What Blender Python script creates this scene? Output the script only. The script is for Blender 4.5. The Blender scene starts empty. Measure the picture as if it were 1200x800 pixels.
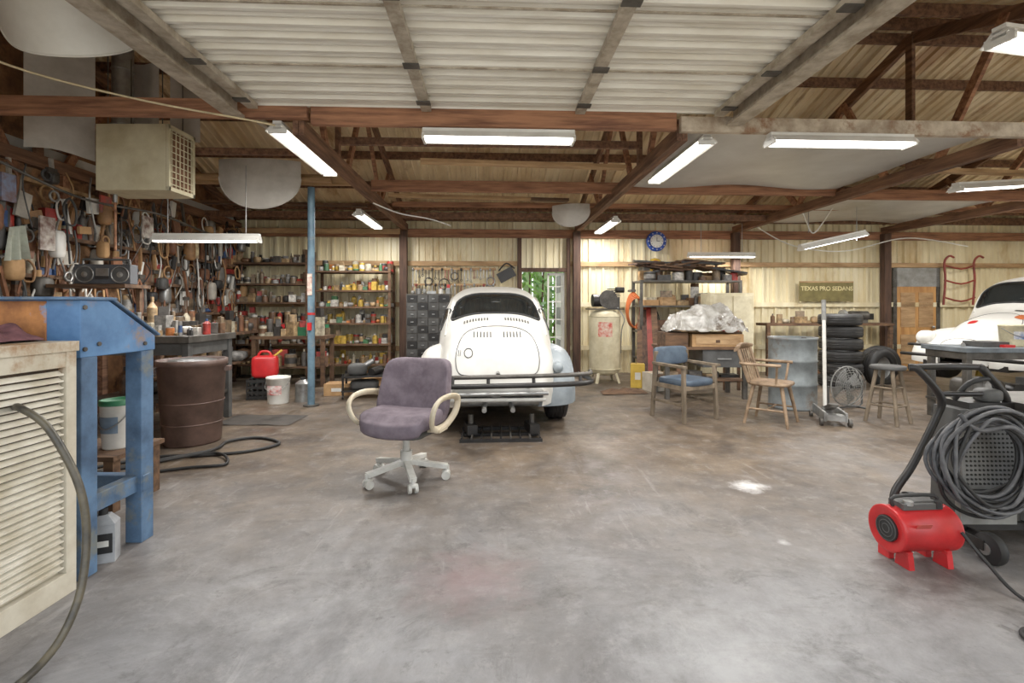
import bpy, bmesh, math, random
import numpy as np
from mathutils import Vector, Matrix, noise as mnoise
from math import sin, cos, pi, radians
RN=random.Random(7)
TH=radians(2.5)
sc=bpy.context.scene
def V(*a): return Vector(a)
def b2w(u,v,z=0): return Vector((u*cos(TH)-v*sin(TH),u*sin(TH)+v*cos(TH),z))
def lin(c):
    o=[]
    for x in c:
        x=x/255.0
        o.append(x/12.92 if x<=0.04045 else ((x+0.055)/1.055)**2.4)
    return (o[0],o[1],o[2],1)
MC={}
def mk(name,c1,c2=None,rough=.6,metal=0.0,scale=6,bump=0.0,stretch=(1,1,1),lo=.35,hi=.65,c3=None,trans=0,alpha=1,emit=0,detail=6):
    if name in MC: return MC[name]
    m=bpy.data.materials.new(name); m.use_nodes=True
    nt=m.node_tree; N=nt.nodes; L=nt.links
    p=N['Principled BSDF']
    p.inputs['Roughness'].default_value=rough; p.inputs['Metallic'].default_value=metal
    if c2 is None: c2=tuple(x*.78 for x in c1)
    tc=N.new('ShaderNodeTexCoord'); mp=N.new('ShaderNodeMapping'); mp.inputs['Scale'].default_value=stretch
    nz=N.new('ShaderNodeTexNoise'); nz.inputs['Scale'].default_value=scale; nz.inputs['Detail'].default_value=detail; nz.inputs['Roughness'].default_value=.62
    cr=N.new('ShaderNodeValToRGB'); cr.color_ramp.elements[0].position=lo; cr.color_ramp.elements[1].position=hi
    cr.color_ramp.elements[0].color=lin(c2); cr.color_ramp.elements[1].color=lin(c1)
    L.new(tc.outputs['Object'],mp.inputs['Vector']); L.new(mp.outputs[0],nz.inputs['Vector']); L.new(nz.outputs['Fac'],cr.inputs['Fac'])
    out=cr.outputs['Color']
    if c3 is not None:
        n2=N.new('ShaderNodeTexNoise'); n2.inputs['Scale'].default_value=scale*.45; n2.inputs['Detail'].default_value=8; n2.inputs['Roughness'].default_value=.7
        L.new(mp.outputs[0],n2.inputs['Vector'])
        r2=N.new('ShaderNodeValToRGB'); r2.color_ramp.elements[0].position=.55; r2.color_ramp.elements[1].position=.64
        L.new(n2.outputs['Fac'],r2.inputs['Fac'])
        mx=N.new('ShaderNodeMix'); mx.data_type='RGBA'
        L.new(r2.outputs['Color'],mx.inputs[0]); L.new(out,mx.inputs[6]); mx.inputs[7].default_value=lin(c3); out=mx.outputs[2]
    L.new(out,p.inputs['Base Color'])
    if bump:
        b=N.new('ShaderNodeBump'); b.inputs['Strength'].default_value=bump; b.inputs['Distance'].default_value=.02
        L.new(nz.outputs['Fac'],b.inputs['Height']); L.new(b.outputs[0],p.inputs['Normal'])
    MC[name]=m; return m

# ---- palette
WHITE=mk('paint_white',(232,230,222),(208,204,194),rough=.35,scale=3)
CARW=mk('car_paint_white',(232,230,223),(212,209,200),rough=.28,scale=2.5)
CARG=mk('car_paint_primer',(150,158,162),(128,136,141),rough=.4)
GLASS=mk('dark_glass',(34,38,38),(22,24,24),rough=.08)
BLACK=mk('black_rubber',(40,39,38),(27,26,25),rough=.6)
BLKM=mk('black_metal',(48,46,44),(34,32,31),rough=.4,metal=.3)
STEEL=mk('steel',(175,175,172),(128,126,122),rough=.38,metal=.7)
DSTEEL=mk('dark_steel',(104,100,94),(66,62,57),rough=.5,metal=.5)
GREY=mk('grey_paint',(150,150,146),(118,116,110),rough=.55)
DGREY=mk('dark_grey_plastic',(84,84,82),(64,62,60),rough=.6)
BEAM=mk('beam_wood',(176,124,90),(108,70,51),rough=.8,scale=7,stretch=(.25,3,3),bump=.3)
DBEAM=mk('dark_truss_wood',(138,100,74),(82,56,42),rough=.85,scale=7,stretch=(3,.25,3),bump=.3)
POST=mk('post_wood',(94,68,53),(56,40,32),rough=.85,scale=6,stretch=(3,3,.3),bump=.2)
PALEW=mk('pale_wood',(194,158,114),(144,110,74),rough=.75,scale=6,stretch=(.4,2,2),bump=.1)
GREYW=mk('weathered_wood',(132,116,96),(86,74,58),rough=.8,scale=8,stretch=(1,1,.4),bump=.1)
DKW=mk('dark_shelf_wood',(116,86,61),(66,47,34),rough=.85,scale=8,stretch=(.4,2,2))
SIDING=mk('siding_cream',(240,229,194),(214,197,154),rough=.42,scale=1.6,stretch=(1.5,1,.4),c3=(200,176,130))
ROOF=mk('roof_galvanised',(242,222,184),(212,184,140),rough=.42,scale=1.6,stretch=(2,.6,1),c3=(176,140,100))
DOORM=mk('door_metal',(244,240,228),(216,208,190),rough=.35,scale=2,stretch=(.6,4,1))
TRACK=mk('galv_track',(200,190,172),(150,136,116),rough=.45,metal=.2,scale=10)
SHEET=mk('ceiling_sheet',(204,203,198),(172,169,163),rough=.4,scale=.9,c3=(156,148,136))
BLUEP=mk('blue_bench_paint',(98,140,184),(66,104,148),rough=.5,scale=5,c3=(150,122,92))
BLUEP2=mk('blue_leg_paint',(92,122,154),(60,82,108),rough=.55,scale=6,c3=(112,116,112))
RUST=mk('rusty_paint',(196,130,72),(140,88,52),rough=.8,scale=9,c3=(104,144,182))
COOL=mk('cooler_beige',(220,212,192),(186,174,150),rough=.55,scale=4,c3=(160,124,88))
LOUV=mk('cooler_louvre',(236,229,212),(198,187,162),rough=.55,scale=6)
MAUVE=mk('mauve_fabric',(118,106,114),(92,80,88),rough=.85,scale=9,bump=.15)
BONE=mk('bone_plastic',(214,202,176),(188,172,144),rough=.45,scale=5)
BASEP=mk('base_plastic',(208,206,198),(176,172,162),rough=.45)
BROWNP=mk('trash_brown',(106,82,72),(74,57,50),rough=.5,scale=5)
RED=mk('red_plastic',(206,44,46),(176,32,34),rough=.35)
REDM=mk('red_metal',(150,56,44),(112,42,34),rough=.5)
ORNG=mk('orange_hose',(200,104,48),(170,84,40),rough=.5)
YEL=mk('yellow_plastic',(222,186,74),(196,158,56),rough=.5)
GREEN=mk('green_plastic',(52,124,84),(40,98,66),rough=.5)
BLUE=mk('blue_plastic',(40,80,176),(30,62,140),rough=.4)
CREAMT=mk('tank_cream',(226,216,184),(198,185,150),rough=.45)
DRUM=mk('drum_bluegrey',(132,138,138),(98,102,103),rough=.4,metal=.15,scale=5,c3=(108,98,88))
POLEB=mk('pole_blue',(106,136,152),(78,102,118),rough=.5,c3=(150,140,128))
CARD=mk('cardboard',(190,150,104),(160,122,80),rough=.85)
TANDOOR=mk('tan_door_wood',(206,154,92),(166,116,64),rough=.6,scale=5,stretch=(2,2,.3))
OLIVE=mk('olive_sign',(128,116,66),(100,90,50),rough=.6)
VINYLB=mk('blue_vinyl',(78,92,106),(56,68,82),rough=.5)
PLAST=mk('plastic_wrap',(206,203,196),(138,132,122),rough=.12,scale=5,bump=.5,c3=(104,92,80))
PLY=mk('brown_board',(150,108,72),(100,68,46),rough=.85,scale=5,c3=(76,54,40))
LEAF=mk('foliage_green',(140,186,74),(56,106,36),rough=.6,scale=4)
TUBE=bpy.data.materials.new('fluorescent_tube'); TUBE.use_nodes=True
_p=TUBE.node_tree.nodes['Principled BSDF']; _p.inputs['Base Color'].default_value=(1,1,1,1)
_p.inputs['Emission Color'].default_value=(1,.98,.95,1); _p.inputs['Emission Strength'].default_value=5
try: TUBE.cycles.emission_sampling='NONE'
except Exception: pass
CANC=[mk('can_%d'%i,c,tuple(x*.6 for x in c),rough=.5,scale=14) for i,c in enumerate([(186,56,46),(218,178,74),(226,220,208),(66,98,152),(78,124,84),(200,118,58),(64,60,56),(156,152,146),(186,154,112),(212,200,172),(122,88,62),(142,120,94),(98,92,86)])]
DARKC=[CANC[i] for i in (6,7,10,11,12,6,12,8)]

class Bd:
    def __init__(s): s.v=[];s.f=[];s.mi=[];s.sm=[];s.mats=[];s.M=Matrix.Identity(4)
    def midx(s,m):
        if m not in s.mats: s.mats.append(m)
        return s.mats.index(m)
    def add(s,vs,fs,mat,smooth=False):
        o=len(s.v); k=s.midx(mat)
        for p in vs: s.v.append(tuple(s.M@Vector(p)))
        for f in fs: s.f.append([i+o for i in f]); s.mi.append(k); s.sm.append(smooth)
    def box(s,c,d,mat,rot=None,top=None):
        hx,hy,hz=d[0]/2,d[1]/2,d[2]/2; tx,ty=(top or (1,1))
        P=[Vector(p) for p in ((-hx,-hy,-hz),(hx,-hy,-hz),(hx,hy,-hz),(-hx,hy,-hz),(-hx*tx,-hy*ty,hz),(hx*tx,-hy*ty,hz),(hx*tx,hy*ty,hz),(-hx*tx,hy*ty,hz))]
        if rot:
            E=Matrix.Rotation(rot[2],3,'Z')@Matrix.Rotation(rot[1],3,'Y')@Matrix.Rotation(rot[0],3,'X')
            P=[E@p for p in P]
        c=Vector(c)
        s.add([p+c for p in P],[(0,3,2,1),(4,5,6,7),(0,1,5,4),(1,2,6,5),(2,3,7,6),(3,0,4,7)],mat)
    def bb(s,a,b,mat):
        s.box([(a[i]+b[i])/2 for i in range(3)],[abs(b[i]-a[i]) for i in range(3)],mat)
    def beam(s,p,q,w,h,mat):
        p=Vector(p);q=Vector(q);t=(q-p).normalized(); up=Vector((0,0,1))
        if abs(t.z)>.97: up=Vector((0,1,0))
        a=t.cross(up).normalized()*w/2; b=a.cross(t).normalized()*h/2
        vs=[p-a-b,p+a-b,p+a+b,p-a+b,q-a-b,q+a-b,q+a+b,q-a+b]
        s.add(vs,[(0,1,2,3),(7,6,5,4),(0,4,5,1),(1,5,6,2),(2,6,7,3),(3,7,4,0)],mat)
    def cyl(s,p,q,r,mat,r2=None,n=16,cap=True):
        p=Vector(p);q=Vector(q); r2=r if r2 is None else r2
        t=(q-p).normalized(); a=t.orthogonal().normalized(); b=t.cross(a)
        vs=[p+(a*cos(2*pi*i/n)+b*sin(2*pi*i/n))*r for i in range(n)]+[q+(a*cos(2*pi*i/n)+b*sin(2*pi*i/n))*r2 for i in range(n)]
        s.add(vs,[(i,(i+1)%n,n+(i+1)%n,n+i) for i in range(n)],mat,True)
        if cap:
            s.add(vs[:n],[list(range(n))[::-1]],mat); s.add(vs[n:],[list(range(n))],mat)
    def tube(s,pts,r,mat,n=8,closed=False,cr=0,ry=None):
        P=[Vector(p) for p in pts]
        if cr:
            Q=[];m=len(P)
            for i in range(m if closed else m-1):
                if closed: a,b,c,d=P[(i-1)%m],P[i],P[(i+1)%m],P[(i+2)%m]
                else: a,b,c,d=P[max(i-1,0)],P[i],P[i+1],P[min(i+2,m-1)]
                for k in range(cr):
                    t=k/cr
                    Q.append(.5*((2*b)+(c-a)*t+(2*a-5*b+4*c-d)*t*t+(3*b-a-3*c+d)*t**3))
            if not closed: Q.append(P[-1])
            P=Q
        m=len(P); T=[]
        for i in range(m):
            if closed: t=P[(i+1)%m]-P[(i-1)%m]
            else: t=P[min(i+1,m-1)]-P[max(i-1,0)]
            T.append(t.normalized() if t.length>1e-9 else Vector((0,0,1)))
        a=T[0].orthogonal().normalized(); vs=[]
        for i in range(m):
            a=(a-T[i]*a.dot(T[i]))
            a=a.normalized() if a.length>1e-6 else T[i].orthogonal().normalized()
            b=T[i].cross(a)
            for k in range(n): vs.append(P[i]+a*(cos(2*pi*k/n)*r)+b*(sin(2*pi*k/n)*(ry or r)))
        fs=[]
        for i in range(m if closed else m-1):
            j=(i+1)%m
            for k in range(n): fs.append((i*n+k,i*n+(k+1)%n,j*n+(k+1)%n,j*n+k))
        s.add(vs,fs,mat,True)
        if not closed:
            s.add(vs[:n],[list(range(n))[::-1]],mat); s.add(vs[-n:],[list(range(n))],mat)
    def ring(s,c,r,rr,mat,axis='Z',n=24,nn=8,r2=None):
        c=Vector(c);r2=r2 or r; pts=[]
        for i in range(n):
            a=2*pi*i/n; x,y=r*cos(a),r2*sin(a)
            pts.append(c+(Vector((x,y,0)) if axis=='Z' else Vector((0,x,y)) if axis=='X' else Vector((x,0,y))))
        s.tube(pts,rr,mat,n=nn,closed=True)
    def lathe(s,prof,c,mat,n=24,axis='Z',smooth=True):
        c=Vector(c);vs=[]
        for r,h in prof:
            for k in range(n):
                x,y=r*cos(2*pi*k/n),r*sin(2*pi*k/n)
                vs.append(c+(Vector((x,y,h)) if axis=='Z' else Vector((h,x,y)) if axis=='X' else Vector((y,h,x))))
        fs=[(i*n+k,i*n+(k+1)%n,(i+1)*n+(k+1)%n,(i+1)*n+k) for i in range(len(prof)-1) for k in range(n)]
        s.add(vs,fs,mat,smooth)
    def sup(s,c,r,mat,e1=.5,e2=.5,n=20,m=12,rot=None,fn=None):
        def sg(x,e): return math.copysign(abs(x)**e,x)
        vs=[];c=Vector(c)
        E=Matrix.Identity(3)
        if rot: E=Matrix.Rotation(rot[2],3,'Z')@Matrix.Rotation(rot[1],3,'Y')@Matrix.Rotation(rot[0],3,'X')
        for i in range(m+1):
            f=-pi/2+pi*i/m
            for k in range(n):
                t=2*pi*k/n
                p=Vector((r[0]*sg(cos(f),e1)*sg(cos(t),e2),r[1]*sg(cos(f),e1)*sg(sin(t),e2),r[2]*sg(sin(f),e1)))
                if fn: p=fn(p)
                vs.append(c+E@p)
        s.add(vs,[(i*n+k,i*n+(k+1)%n,(i+1)*n+(k+1)%n,(i+1)*n+k) for i in range(m) for k in range(n)],mat,True)
    def grid(s,fn,nu,nv,mat,smooth=True):
        vs=[fn(i/nu,j/nv) for i in range(nu+1) for j in range(nv+1)]
        s.add(vs,[(i*(nv+1)+j,(i+1)*(nv+1)+j,(i+1)*(nv+1)+j+1,i*(nv+1)+j+1) for i in range(nu) for j in range(nv)],mat,smooth)
    def corr(s,P0,A,La,Bv,Nn,period,h,mat):
        P0=Vector(P0);A=Vector(A);Bv=Vector(Bv);Nn=Vector(Nn); ts=[];t=0
        while t<La-1e-4:
            for fr,hh in ((0,0),(.30,0),(.34,.35),(.38,.35),(.42,0),(.72,0),(.78,1),(.93,1),(.99,0)):
                if t+fr*period<=La: ts.append((t+fr*period,hh*h))
            t+=period
        ts.append((La,0)); vs=[]
        for t,hh in ts:
            vs.append(P0+A*t+Nn*hh); vs.append(P0+A*t+Nn*hh+Bv)
        s.add(vs,[(2*i,2*i+2,2*i+3,2*i+1) for i in range(len(ts)-1)],mat)
    def prism(s,poly,x0,x1,mat):
        n=len(poly)
        vs=[(x0,y,z) for y,z in poly]+[(x1,y,z) for y,z in poly]
        s.add(vs,[list(range(n)),list(range(n,2*n))[::-1]]+[(i,n+i,n+(i+1)%n,(i+1)%n) for i in range(n)],mat)
    def fin(s,name,loc=(0,0,0),rz=0,bev=0,sub=0):
        me=bpy.data.meshes.new(name)
        me.from_pydata(s.v,[],s.f); me.validate()
        for m in s.mats: me.materials.append(m)
        if len(me.polygons)==len(s.mi):
            me.polygons.foreach_set('material_index',s.mi); me.polygons.foreach_set('use_smooth',s.sm)
        me.update()
        bm=bmesh.new(); bm.from_mesh(me); bmesh.ops.recalc_face_normals(bm,faces=bm.faces); bm.to_mesh(me); bm.free()
        o=bpy.data.objects.new(name,me); sc.collection.objects.link(o)
        o.location=loc; o.rotation_euler=(0,0,rz)
        if bev:
            b=o.modifiers.new('bevel','BEVEL'); b.width=bev; b.segments=2; b.limit_method='ANGLE'; b.angle_limit=radians(50)
        return o

# ================= SHELL (building coords, rotated by TH) =================
UL,UR,VB,VF=-4.9,11.1,9.6,1.2
RV,RZ,EZ=5.4,4.62,3.2
fm=bpy.data.materials.new('stained_shaded_concrete'); fm.use_nodes=True
nt=fm.node_tree;N=nt.nodes;L=nt.links;p=N['Principled BSDF']
tc=N.new('ShaderNodeTexCoord')
def noise(sc_,det=8,ro=.65,dist=0,st=None):
    n=N.new('ShaderNodeTexNoise'); n.inputs['Scale'].default_value=sc_; n.inputs['Detail'].default_value=det; n.inputs['Roughness'].default_value=ro; n.inputs['Distortion'].default_value=dist
    if st:
        mp=N.new('ShaderNodeMapping'); mp.inputs['Scale'].default_value=st[:3]; mp.inputs['Rotation'].default_value=(0,0,st[3]); L.new(tc.outputs['Object'],mp.inputs[0]); L.new(mp.outputs[0],n.inputs['Vector'])
    else: L.new(tc.outputs['Object'],n.inputs['Vector'])
    return n.outputs['Fac']
def ramp(src,a,b,ca=(0,0,0,1),cb=(1,1,1,1)):
    r=N.new('ShaderNodeValToRGB'); r.color_ramp.elements[0].position=a;r.color_ramp.elements[1].position=b
    r.color_ramp.elements[0].color=ca;r.color_ramp.elements[1].color=cb; L.new(src,r.inputs['Fac']); return r.outputs['Color']
def mix(f,a,b,mode='MIX'):
    m=N.new('ShaderNodeMix'); m.data_type='RGBA'; m.blend_type=mode
    if isinstance(f,float): m.inputs[0].default_value=f
    else: L.new(f,m.inputs[0])
    for k,x in ((6,a),(7,b)):
        if isinstance(x,tuple): m.inputs[k].default_value=x
        else: L.new(x,m.inputs[k])
    return m.outputs[2]
def amt(src,k):
    m=N.new('ShaderNodeMath'); m.operation='MULTIPLY'; L.new(src,m.inputs[0]); m.inputs[1].default_value=k; return m.outputs[0]
base=ramp(noise(1.1,10,.75,.4),.36,.64,lin((92,89,88)),lin((146,144,144)))
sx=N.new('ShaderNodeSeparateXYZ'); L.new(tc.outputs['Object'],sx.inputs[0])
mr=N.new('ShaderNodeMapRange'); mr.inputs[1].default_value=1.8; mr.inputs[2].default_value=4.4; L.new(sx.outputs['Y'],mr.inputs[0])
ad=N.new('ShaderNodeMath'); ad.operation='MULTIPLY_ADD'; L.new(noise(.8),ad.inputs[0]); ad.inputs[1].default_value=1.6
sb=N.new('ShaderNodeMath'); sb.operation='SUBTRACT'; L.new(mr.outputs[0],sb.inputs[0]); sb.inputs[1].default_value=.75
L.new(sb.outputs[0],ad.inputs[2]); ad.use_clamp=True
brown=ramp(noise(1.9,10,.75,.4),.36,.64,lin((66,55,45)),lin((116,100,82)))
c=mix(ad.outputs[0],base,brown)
c=mix(amt(ramp(noise(7,12,.8),.52,.70),.5),c,lin((162,158,154)))
c=mix(amt(ramp(noise(2.6,10,.78,.6),.54,.66),.6),c,lin((60,54,50)))
c=mix(amt(ramp(noise(5.5,10,.75,.3),.60,.68),.55),c,lin((52,47,44)))
c=mix(amt(ramp(noise(26,6,.7),.60,.72),.4),c,lin((62,57,53)))
c=mix(amt(ramp(noise(3.5,10,.7,.2,(.35,2.2,1,.5)),.58,.70),.4),c,lin((74,66,58)))
c=mix(amt(ramp(noise(4.2,10,.7,.2,(2.4,.3,1,-.25)),.60,.72),.4),c,lin((172,168,165)))
def spot(x,y,r,col,am,c,sc2=11):
    vm=N.new('ShaderNodeVectorMath'); vm.operation='DISTANCE'; L.new(tc.outputs['Object'],vm.inputs[0]); vm.inputs[1].default_value=(x,y,0)
    a=N.new('ShaderNodeMath'); a.operation='MULTIPLY_ADD'; L.new(noise(sc2,9,.75),a.inputs[0]); a.inputs[1].default_value=r*2.4; L.new(vm.outputs['Value'],a.inputs[2])
    q=N.new('ShaderNodeMapRange'); q.inputs[1].default_value=r*1.2; q.inputs[2].default_value=r*2.2; q.inputs[3].default_value=am; q.inputs[4].default_value=0; L.new(a.outputs[0],q.inputs[0])
    return mix(q.outputs[0],c,lin(col))
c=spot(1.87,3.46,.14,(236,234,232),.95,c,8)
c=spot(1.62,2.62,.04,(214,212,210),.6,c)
c=spot(-.1,2.35,.36,(146,112,114),.4,c,5)
c=spot(.9,1.75,.45,(184,183,182),.5,c,5)
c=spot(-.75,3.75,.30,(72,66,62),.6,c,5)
c=spot(-.2,4.75,.7,(52,45,38),.7,c,4)  # dark shade around the car's tail, painted into the floor colour
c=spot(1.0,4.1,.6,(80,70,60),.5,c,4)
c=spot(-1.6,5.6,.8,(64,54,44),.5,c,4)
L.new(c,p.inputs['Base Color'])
rr=ramp(noise(3.3),.3,.7,(.34,.34,.34,1),(.64,.64,.64,1)); L.new(rr,p.inputs['Roughness'])
bn=N.new('ShaderNodeBump'); bn.inputs['Strength'].default_value=.25; bn.inputs['Distance'].default_value=.01; L.new(noise(14),bn.inputs['Height']); L.new(bn.outputs[0],p.inputs['Normal'])
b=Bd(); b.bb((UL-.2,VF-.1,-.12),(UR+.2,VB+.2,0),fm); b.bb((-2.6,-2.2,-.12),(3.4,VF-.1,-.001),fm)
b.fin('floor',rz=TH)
b=Bd(); b.bb((-40,-40,-.3),(40,40,-.13),mk('outdoor_concrete',(206,200,190),(180,174,162),scale=1)); b.fin('driveway_ground')

def wallcorr(b,x0,x1,z0,z1):
    if x1-x0>.02: b.corr((x0,VB,z0),(1,0,0),x1-x0,(0,0,z1-z0),(0,-1,0),.27,.05,SIDING)
b=Bd()
DX0,DX1,DZ=.62,1.46,2.0
wallcorr(b,UL,DX0,0,EZ); wallcorr(b,DX1,UR,0,EZ); wallcorr(b,DX0,DX1,DZ,EZ)
b.bb((UL,VB+.03,0),(DX0,VB+.06,EZ),GREY); b.bb((DX1,VB+.03,0),(UR,VB+.06,EZ),GREY); b.bb((DX0,VB+.03,DZ),(DX1,VB+.06,EZ),GREY)
b.fin('wall_back',rz=TH)
b=Bd()
for z in (.5,1.35,2.15): b.bb((UL,VB-.10,z-.04),(DX0-.05,VB-.05,z+.05),PALEW)
for z in (.5,1.35,2.15): b.bb((DX1+.05,VB-.10,z-.04),(UR,VB-.05,z+.05),PALEW if z>2 else SIDING)
b.bb((UL,VB-.12,2.66),(UR,VB-.05,2.82),BEAM); b.bb((UL,VB-.14,2.98),(UR,VB-.05,3.12),DBEAM)
b.fin('trim_1',rz=TH)
b=Bd(); b.prism([(VF,0),(VB,0),(VB,EZ),(RV,RZ),(VF,EZ)],UL-.1,UL,PLY)
b.bb((UL,4.5,2.9),(UL+.02,9.5,3.05),SHEET); b.fin('wall_left',rz=TH)
b=Bd(); b.prism([(VF,0),(VB,0),(VB,EZ),(RV,RZ),(VF,EZ)],UR,UR+.1,SIDING); b.fin('wall_right',rz=TH)
b=Bd()
b.bb((UL-.1,VF-.1,0),(-3.3,VF,EZ),SIDING); b.bb((2.35,VF-.1,0),(3.1,VF,EZ),SIDING); b.bb((8.9,VF-.1,0),(UR+.1,VF,EZ),SIDING)
b.bb((-3.3,VF-.1,3.08),(2.35,VF,EZ),SIDING); b.bb((3.1,VF-.1,3.0),(8.9,VF,EZ),SIDING)  # unseen right bay opening, added to let more daylight in
b.fin('wall_front',rz=TH)
b=Bd()
back=V(0,VB+.3-RV,EZ-.1-RZ); front=V(0,VF-.4-RV,EZ-.1-RZ)
nb=V(0,.33,1).normalized()
b.corr((UL-.1,RV,RZ),(1,0,0),UR-UL+.2,back,-nb,.24,.035,ROOF)
nf=V(0,-.33,1).normalized()
b.corr((UL-.1,RV,RZ),(1,0,0),UR-UL+.2,front,-nf,.24,.035,ROOF)
b.fin('ceiling',rz=TH)
slope=(RZ-EZ)/(VB-RV)
def rz_(v): return RZ-abs(v-RV)*slope
b=Bd()
for v in (2.0,2.9,3.8,4.7,5.25,5.55,6.2,7.0,7.8,8.6,9.3):
    z=rz_(v)-.10
    b.box(((UL+UR)/2,v,z),(UR-UL,.045,.12),DBEAM if v>5 else DBEAM)
b.fin('roof_purlins',rz=TH)
for u in (-4.82,-1.67,1.67,4.83,7.9):
    b=Bd()
    b.beam((u,4.24,2.84),(u,VB-.1,2.84),.045,.13,DBEAM)
    b.beam((u+.05,4.24,2.84),(u+.05,VB-.1,2.84),.045,.13,DBEAM)
    for s_ in (-1,1):
        e=VB-.1 if s_>0 else VF+.1
        b.beam((u+.02,RV,RZ-.22),(u+.02,e,rz_(e)-.22),.05,.13,DBEAM)
        for a,c_ in ((.35,1.05),(2.05,1.05),(2.05,2.7)):
            va=RV+s_*a; vc=RV+s_*c_
            if va<4.2: continue
            b.beam((u,va,2.88),(u,vc,rz_(vc)-.2),.04,.09,BEAM)
    b.beam((u,RV,2.88),(u,RV,RZ-.2),.04,.09,DBEAM)
    b.fin('roof_truss',rz=TH)
def tb(u0,u1,v,z,h,w,mat,nm='wood_beam',dz=0):
    b=Bd(); b.beam((u0,v,z),(u1,v,z+dz),w,h,mat); b.fin(nm,rz=TH,bev=.004)
tb(UL,-1.55,4.2,2.97,.15,.06,BEAM); tb(-1.52,1.62,4.2,2.93,.17,.06,BEAM); tb(1.66,UR,4.2,2.9,.13,.06,mk('pale_pipe',(206,192,170),(150,130,108),scale=6,c3=(140,104,76)))
tb(-3.9,-1.75,6.6,3.0,.14,.06,PALEW); tb(-1.6,4.8,6.6,2.93,.15,.06,BEAM); tb(4.9,UR,6.6,2.88,.14,.06,BEAM)
tb(-4.8,4.8,8.3,2.86,.10,.05,DBEAM); tb(-4.8,-1.7,9.2,2.72,.09,.05,PALEW); tb(-1.6,UR,8.0,2.98,.08,.05,BEAM)
tb(-1.6,1.6,5.2,3.05,.08,.05,DBEAM); tb(-4.7,-1.7,5.5,3.02,.07,.05,DBEAM)
b=Bd()
for (u0,u1,v,z,m) in ((-1.5,.6,7.2,2.94,PALEW),(-1.2,1.2,7.35,2.96,DKW),(-.8,1.6,5.6,2.97,PALEW),(-3.9,-2.1,6.35,2.96,PALEW),(2.0,4.6,8.6,2.93,DKW),(-4.5,-2.0,7.8,2.94,DKW),(5.2,7.8,5.6,2.94,PALEW)):
    b.beam((u0,v,z),(u1,v+.15,z),.12,.04,m)
b.fin('stored_lumber',rz=TH)
for u in (-1.67,1.67,4.83,7.9):
    b=Bd(); b.bb((u-.07,VB-.26,0),(u+.07,VB-.13,2.77),POST); b.fin('support_post',rz=TH,bev=.006)
b=Bd(); b.bb((.52,VB-.16,0),(.6,VB-.06,2.65),POST); b.bb((1.49,VB-.16,0),(1.55,VB-.06,2.65),POST); b.bb((.52,VB-.14,2.0),(1.55,VB-.06,2.07),POST); b.fin('trim_2',rz=TH)
b=Bd()
b.grid(lambda s,t:(1.78+s*2.98,4.3+t*2.2,2.945+.03*sin(s*9)*sin(t*5)),16,10,SHEET)
b.grid(lambda s,t:(5.0+s*2.8,6.8+t*2.2,2.93+.03*sin(s*7)*sin(t*5)),12,8,SHEET)
b.fin('ceiling_sheet',rz=TH)
# ================= overhead door + tracks =================
b=Bd(); z=3.03; v0,v1=1.35,4.12
v=v0; vs=[]
while v<v1-.02:
    for fr,hh in ((0,0),(.42,0),(.48,.014),(.56,.014),(.62,0),(.70,0),(.78,.036),(.95,.036)): vs.append((v+fr*.15,hh))
    v+=.15
vs.append((v1,0)); P=[]
for v,h in vs: P+= [(-2.0,v,z-h),(2.0,v,z-h)]
b.add(P,[(2*i,2*i+2,2*i+3,2*i+1) for i in range(len(vs)-1)],DOORM)
for u in (-1.97,-.54,.76,1.97):
    b.bb((u-.04,v0,z-.085),(u+.04,v1,z-.04),TRACK)
    for v in (1.9,2.6,3.35,3.95): b.bb((u-.055,v-.05,z-.095),(u+.055,v+.02,z-.085),DSTEEL)
for v in (2.05,2.75,3.45): b.bb((-1.95,v-.008,z-.045),(1.95,v+.008,z-.036),TRACK)
b.fin('garage_door',rz=TH)
for s_ in (-1,1):
    b=Bd(); u=2.12*s_
    ve=4.15
    b.bb((u-.01,VF+.1,2.90),(u+.01,ve,3.02),TRACK); b.bb((u-.07,VF+.1,2.88),(u+.07,ve,2.90),TRACK); b.bb((u-.045,VF+.1,3.02),(u+.045,ve,3.035),TRACK)
    for v in (2.6,4.05): b.beam((u,v,3.03),(u,v,rz_(v)-.12),.03,.03,DSTEEL)
    b.bb((u-.02,VF+.02,0.0),(u+.02,VF+.10,3.0),TRACK)
    b.fin('door_track',rz=TH)
b=Bd()
b.beam((2.12,4.26,2.99),(2.05,6.3,2.99),.05,.03,TRACK); b.beam((-2.12,4.26,3.0),(-2.05,5.4,3.0),.05,.05,TRACK); b.fin('track_brace',rz=TH)
# ================= lights =================
def fluo(u,v,z,Ln,along='v',w=.16,power=20,tilt=0,yaw=0,housing=WHITE):
    b=Bd()
    b.box((0,0,.035),(Ln,w*.45,.07),housing); b.prism([(-w/2,0),(-w/2-.02,-.02),(-w*.2,.03),(w*.2,.03),(w/2+.02,-.02),(w/2,0),(w*.25,.045),(-w*.25,.045)],-Ln/2,Ln/2,housing)
    for s_ in (-1,1):
        b.cyl((-Ln/2+.03,s_*w*.28,-.012),(Ln/2-.03,s_*w*.28,-.012),.019,TUBE,n=10)
        b.box((s_*(Ln/2-.01),0,-.01),(.02,w*.95,.05),housing)
    o=b.fin('fluorescent_light'); q=b2w(u,v,z); o.location=q
    o.rotation_euler=(0,tilt,TH+(pi/2 if along=='v' else 0)+yaw)
    la=bpy.data.lights.new('tube_glow','AREA'); la.shape='RECTANGLE'; la.size=Ln*.95; la.size_y=w; la.energy=power; la.color=(1,.975,.94)
    lo=bpy.data.objects.new('tube_glow',la); sc.collection.objects.link(lo); lo.parent=o; lo.location=(0,0,-.04)
    return o
PW=52
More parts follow.
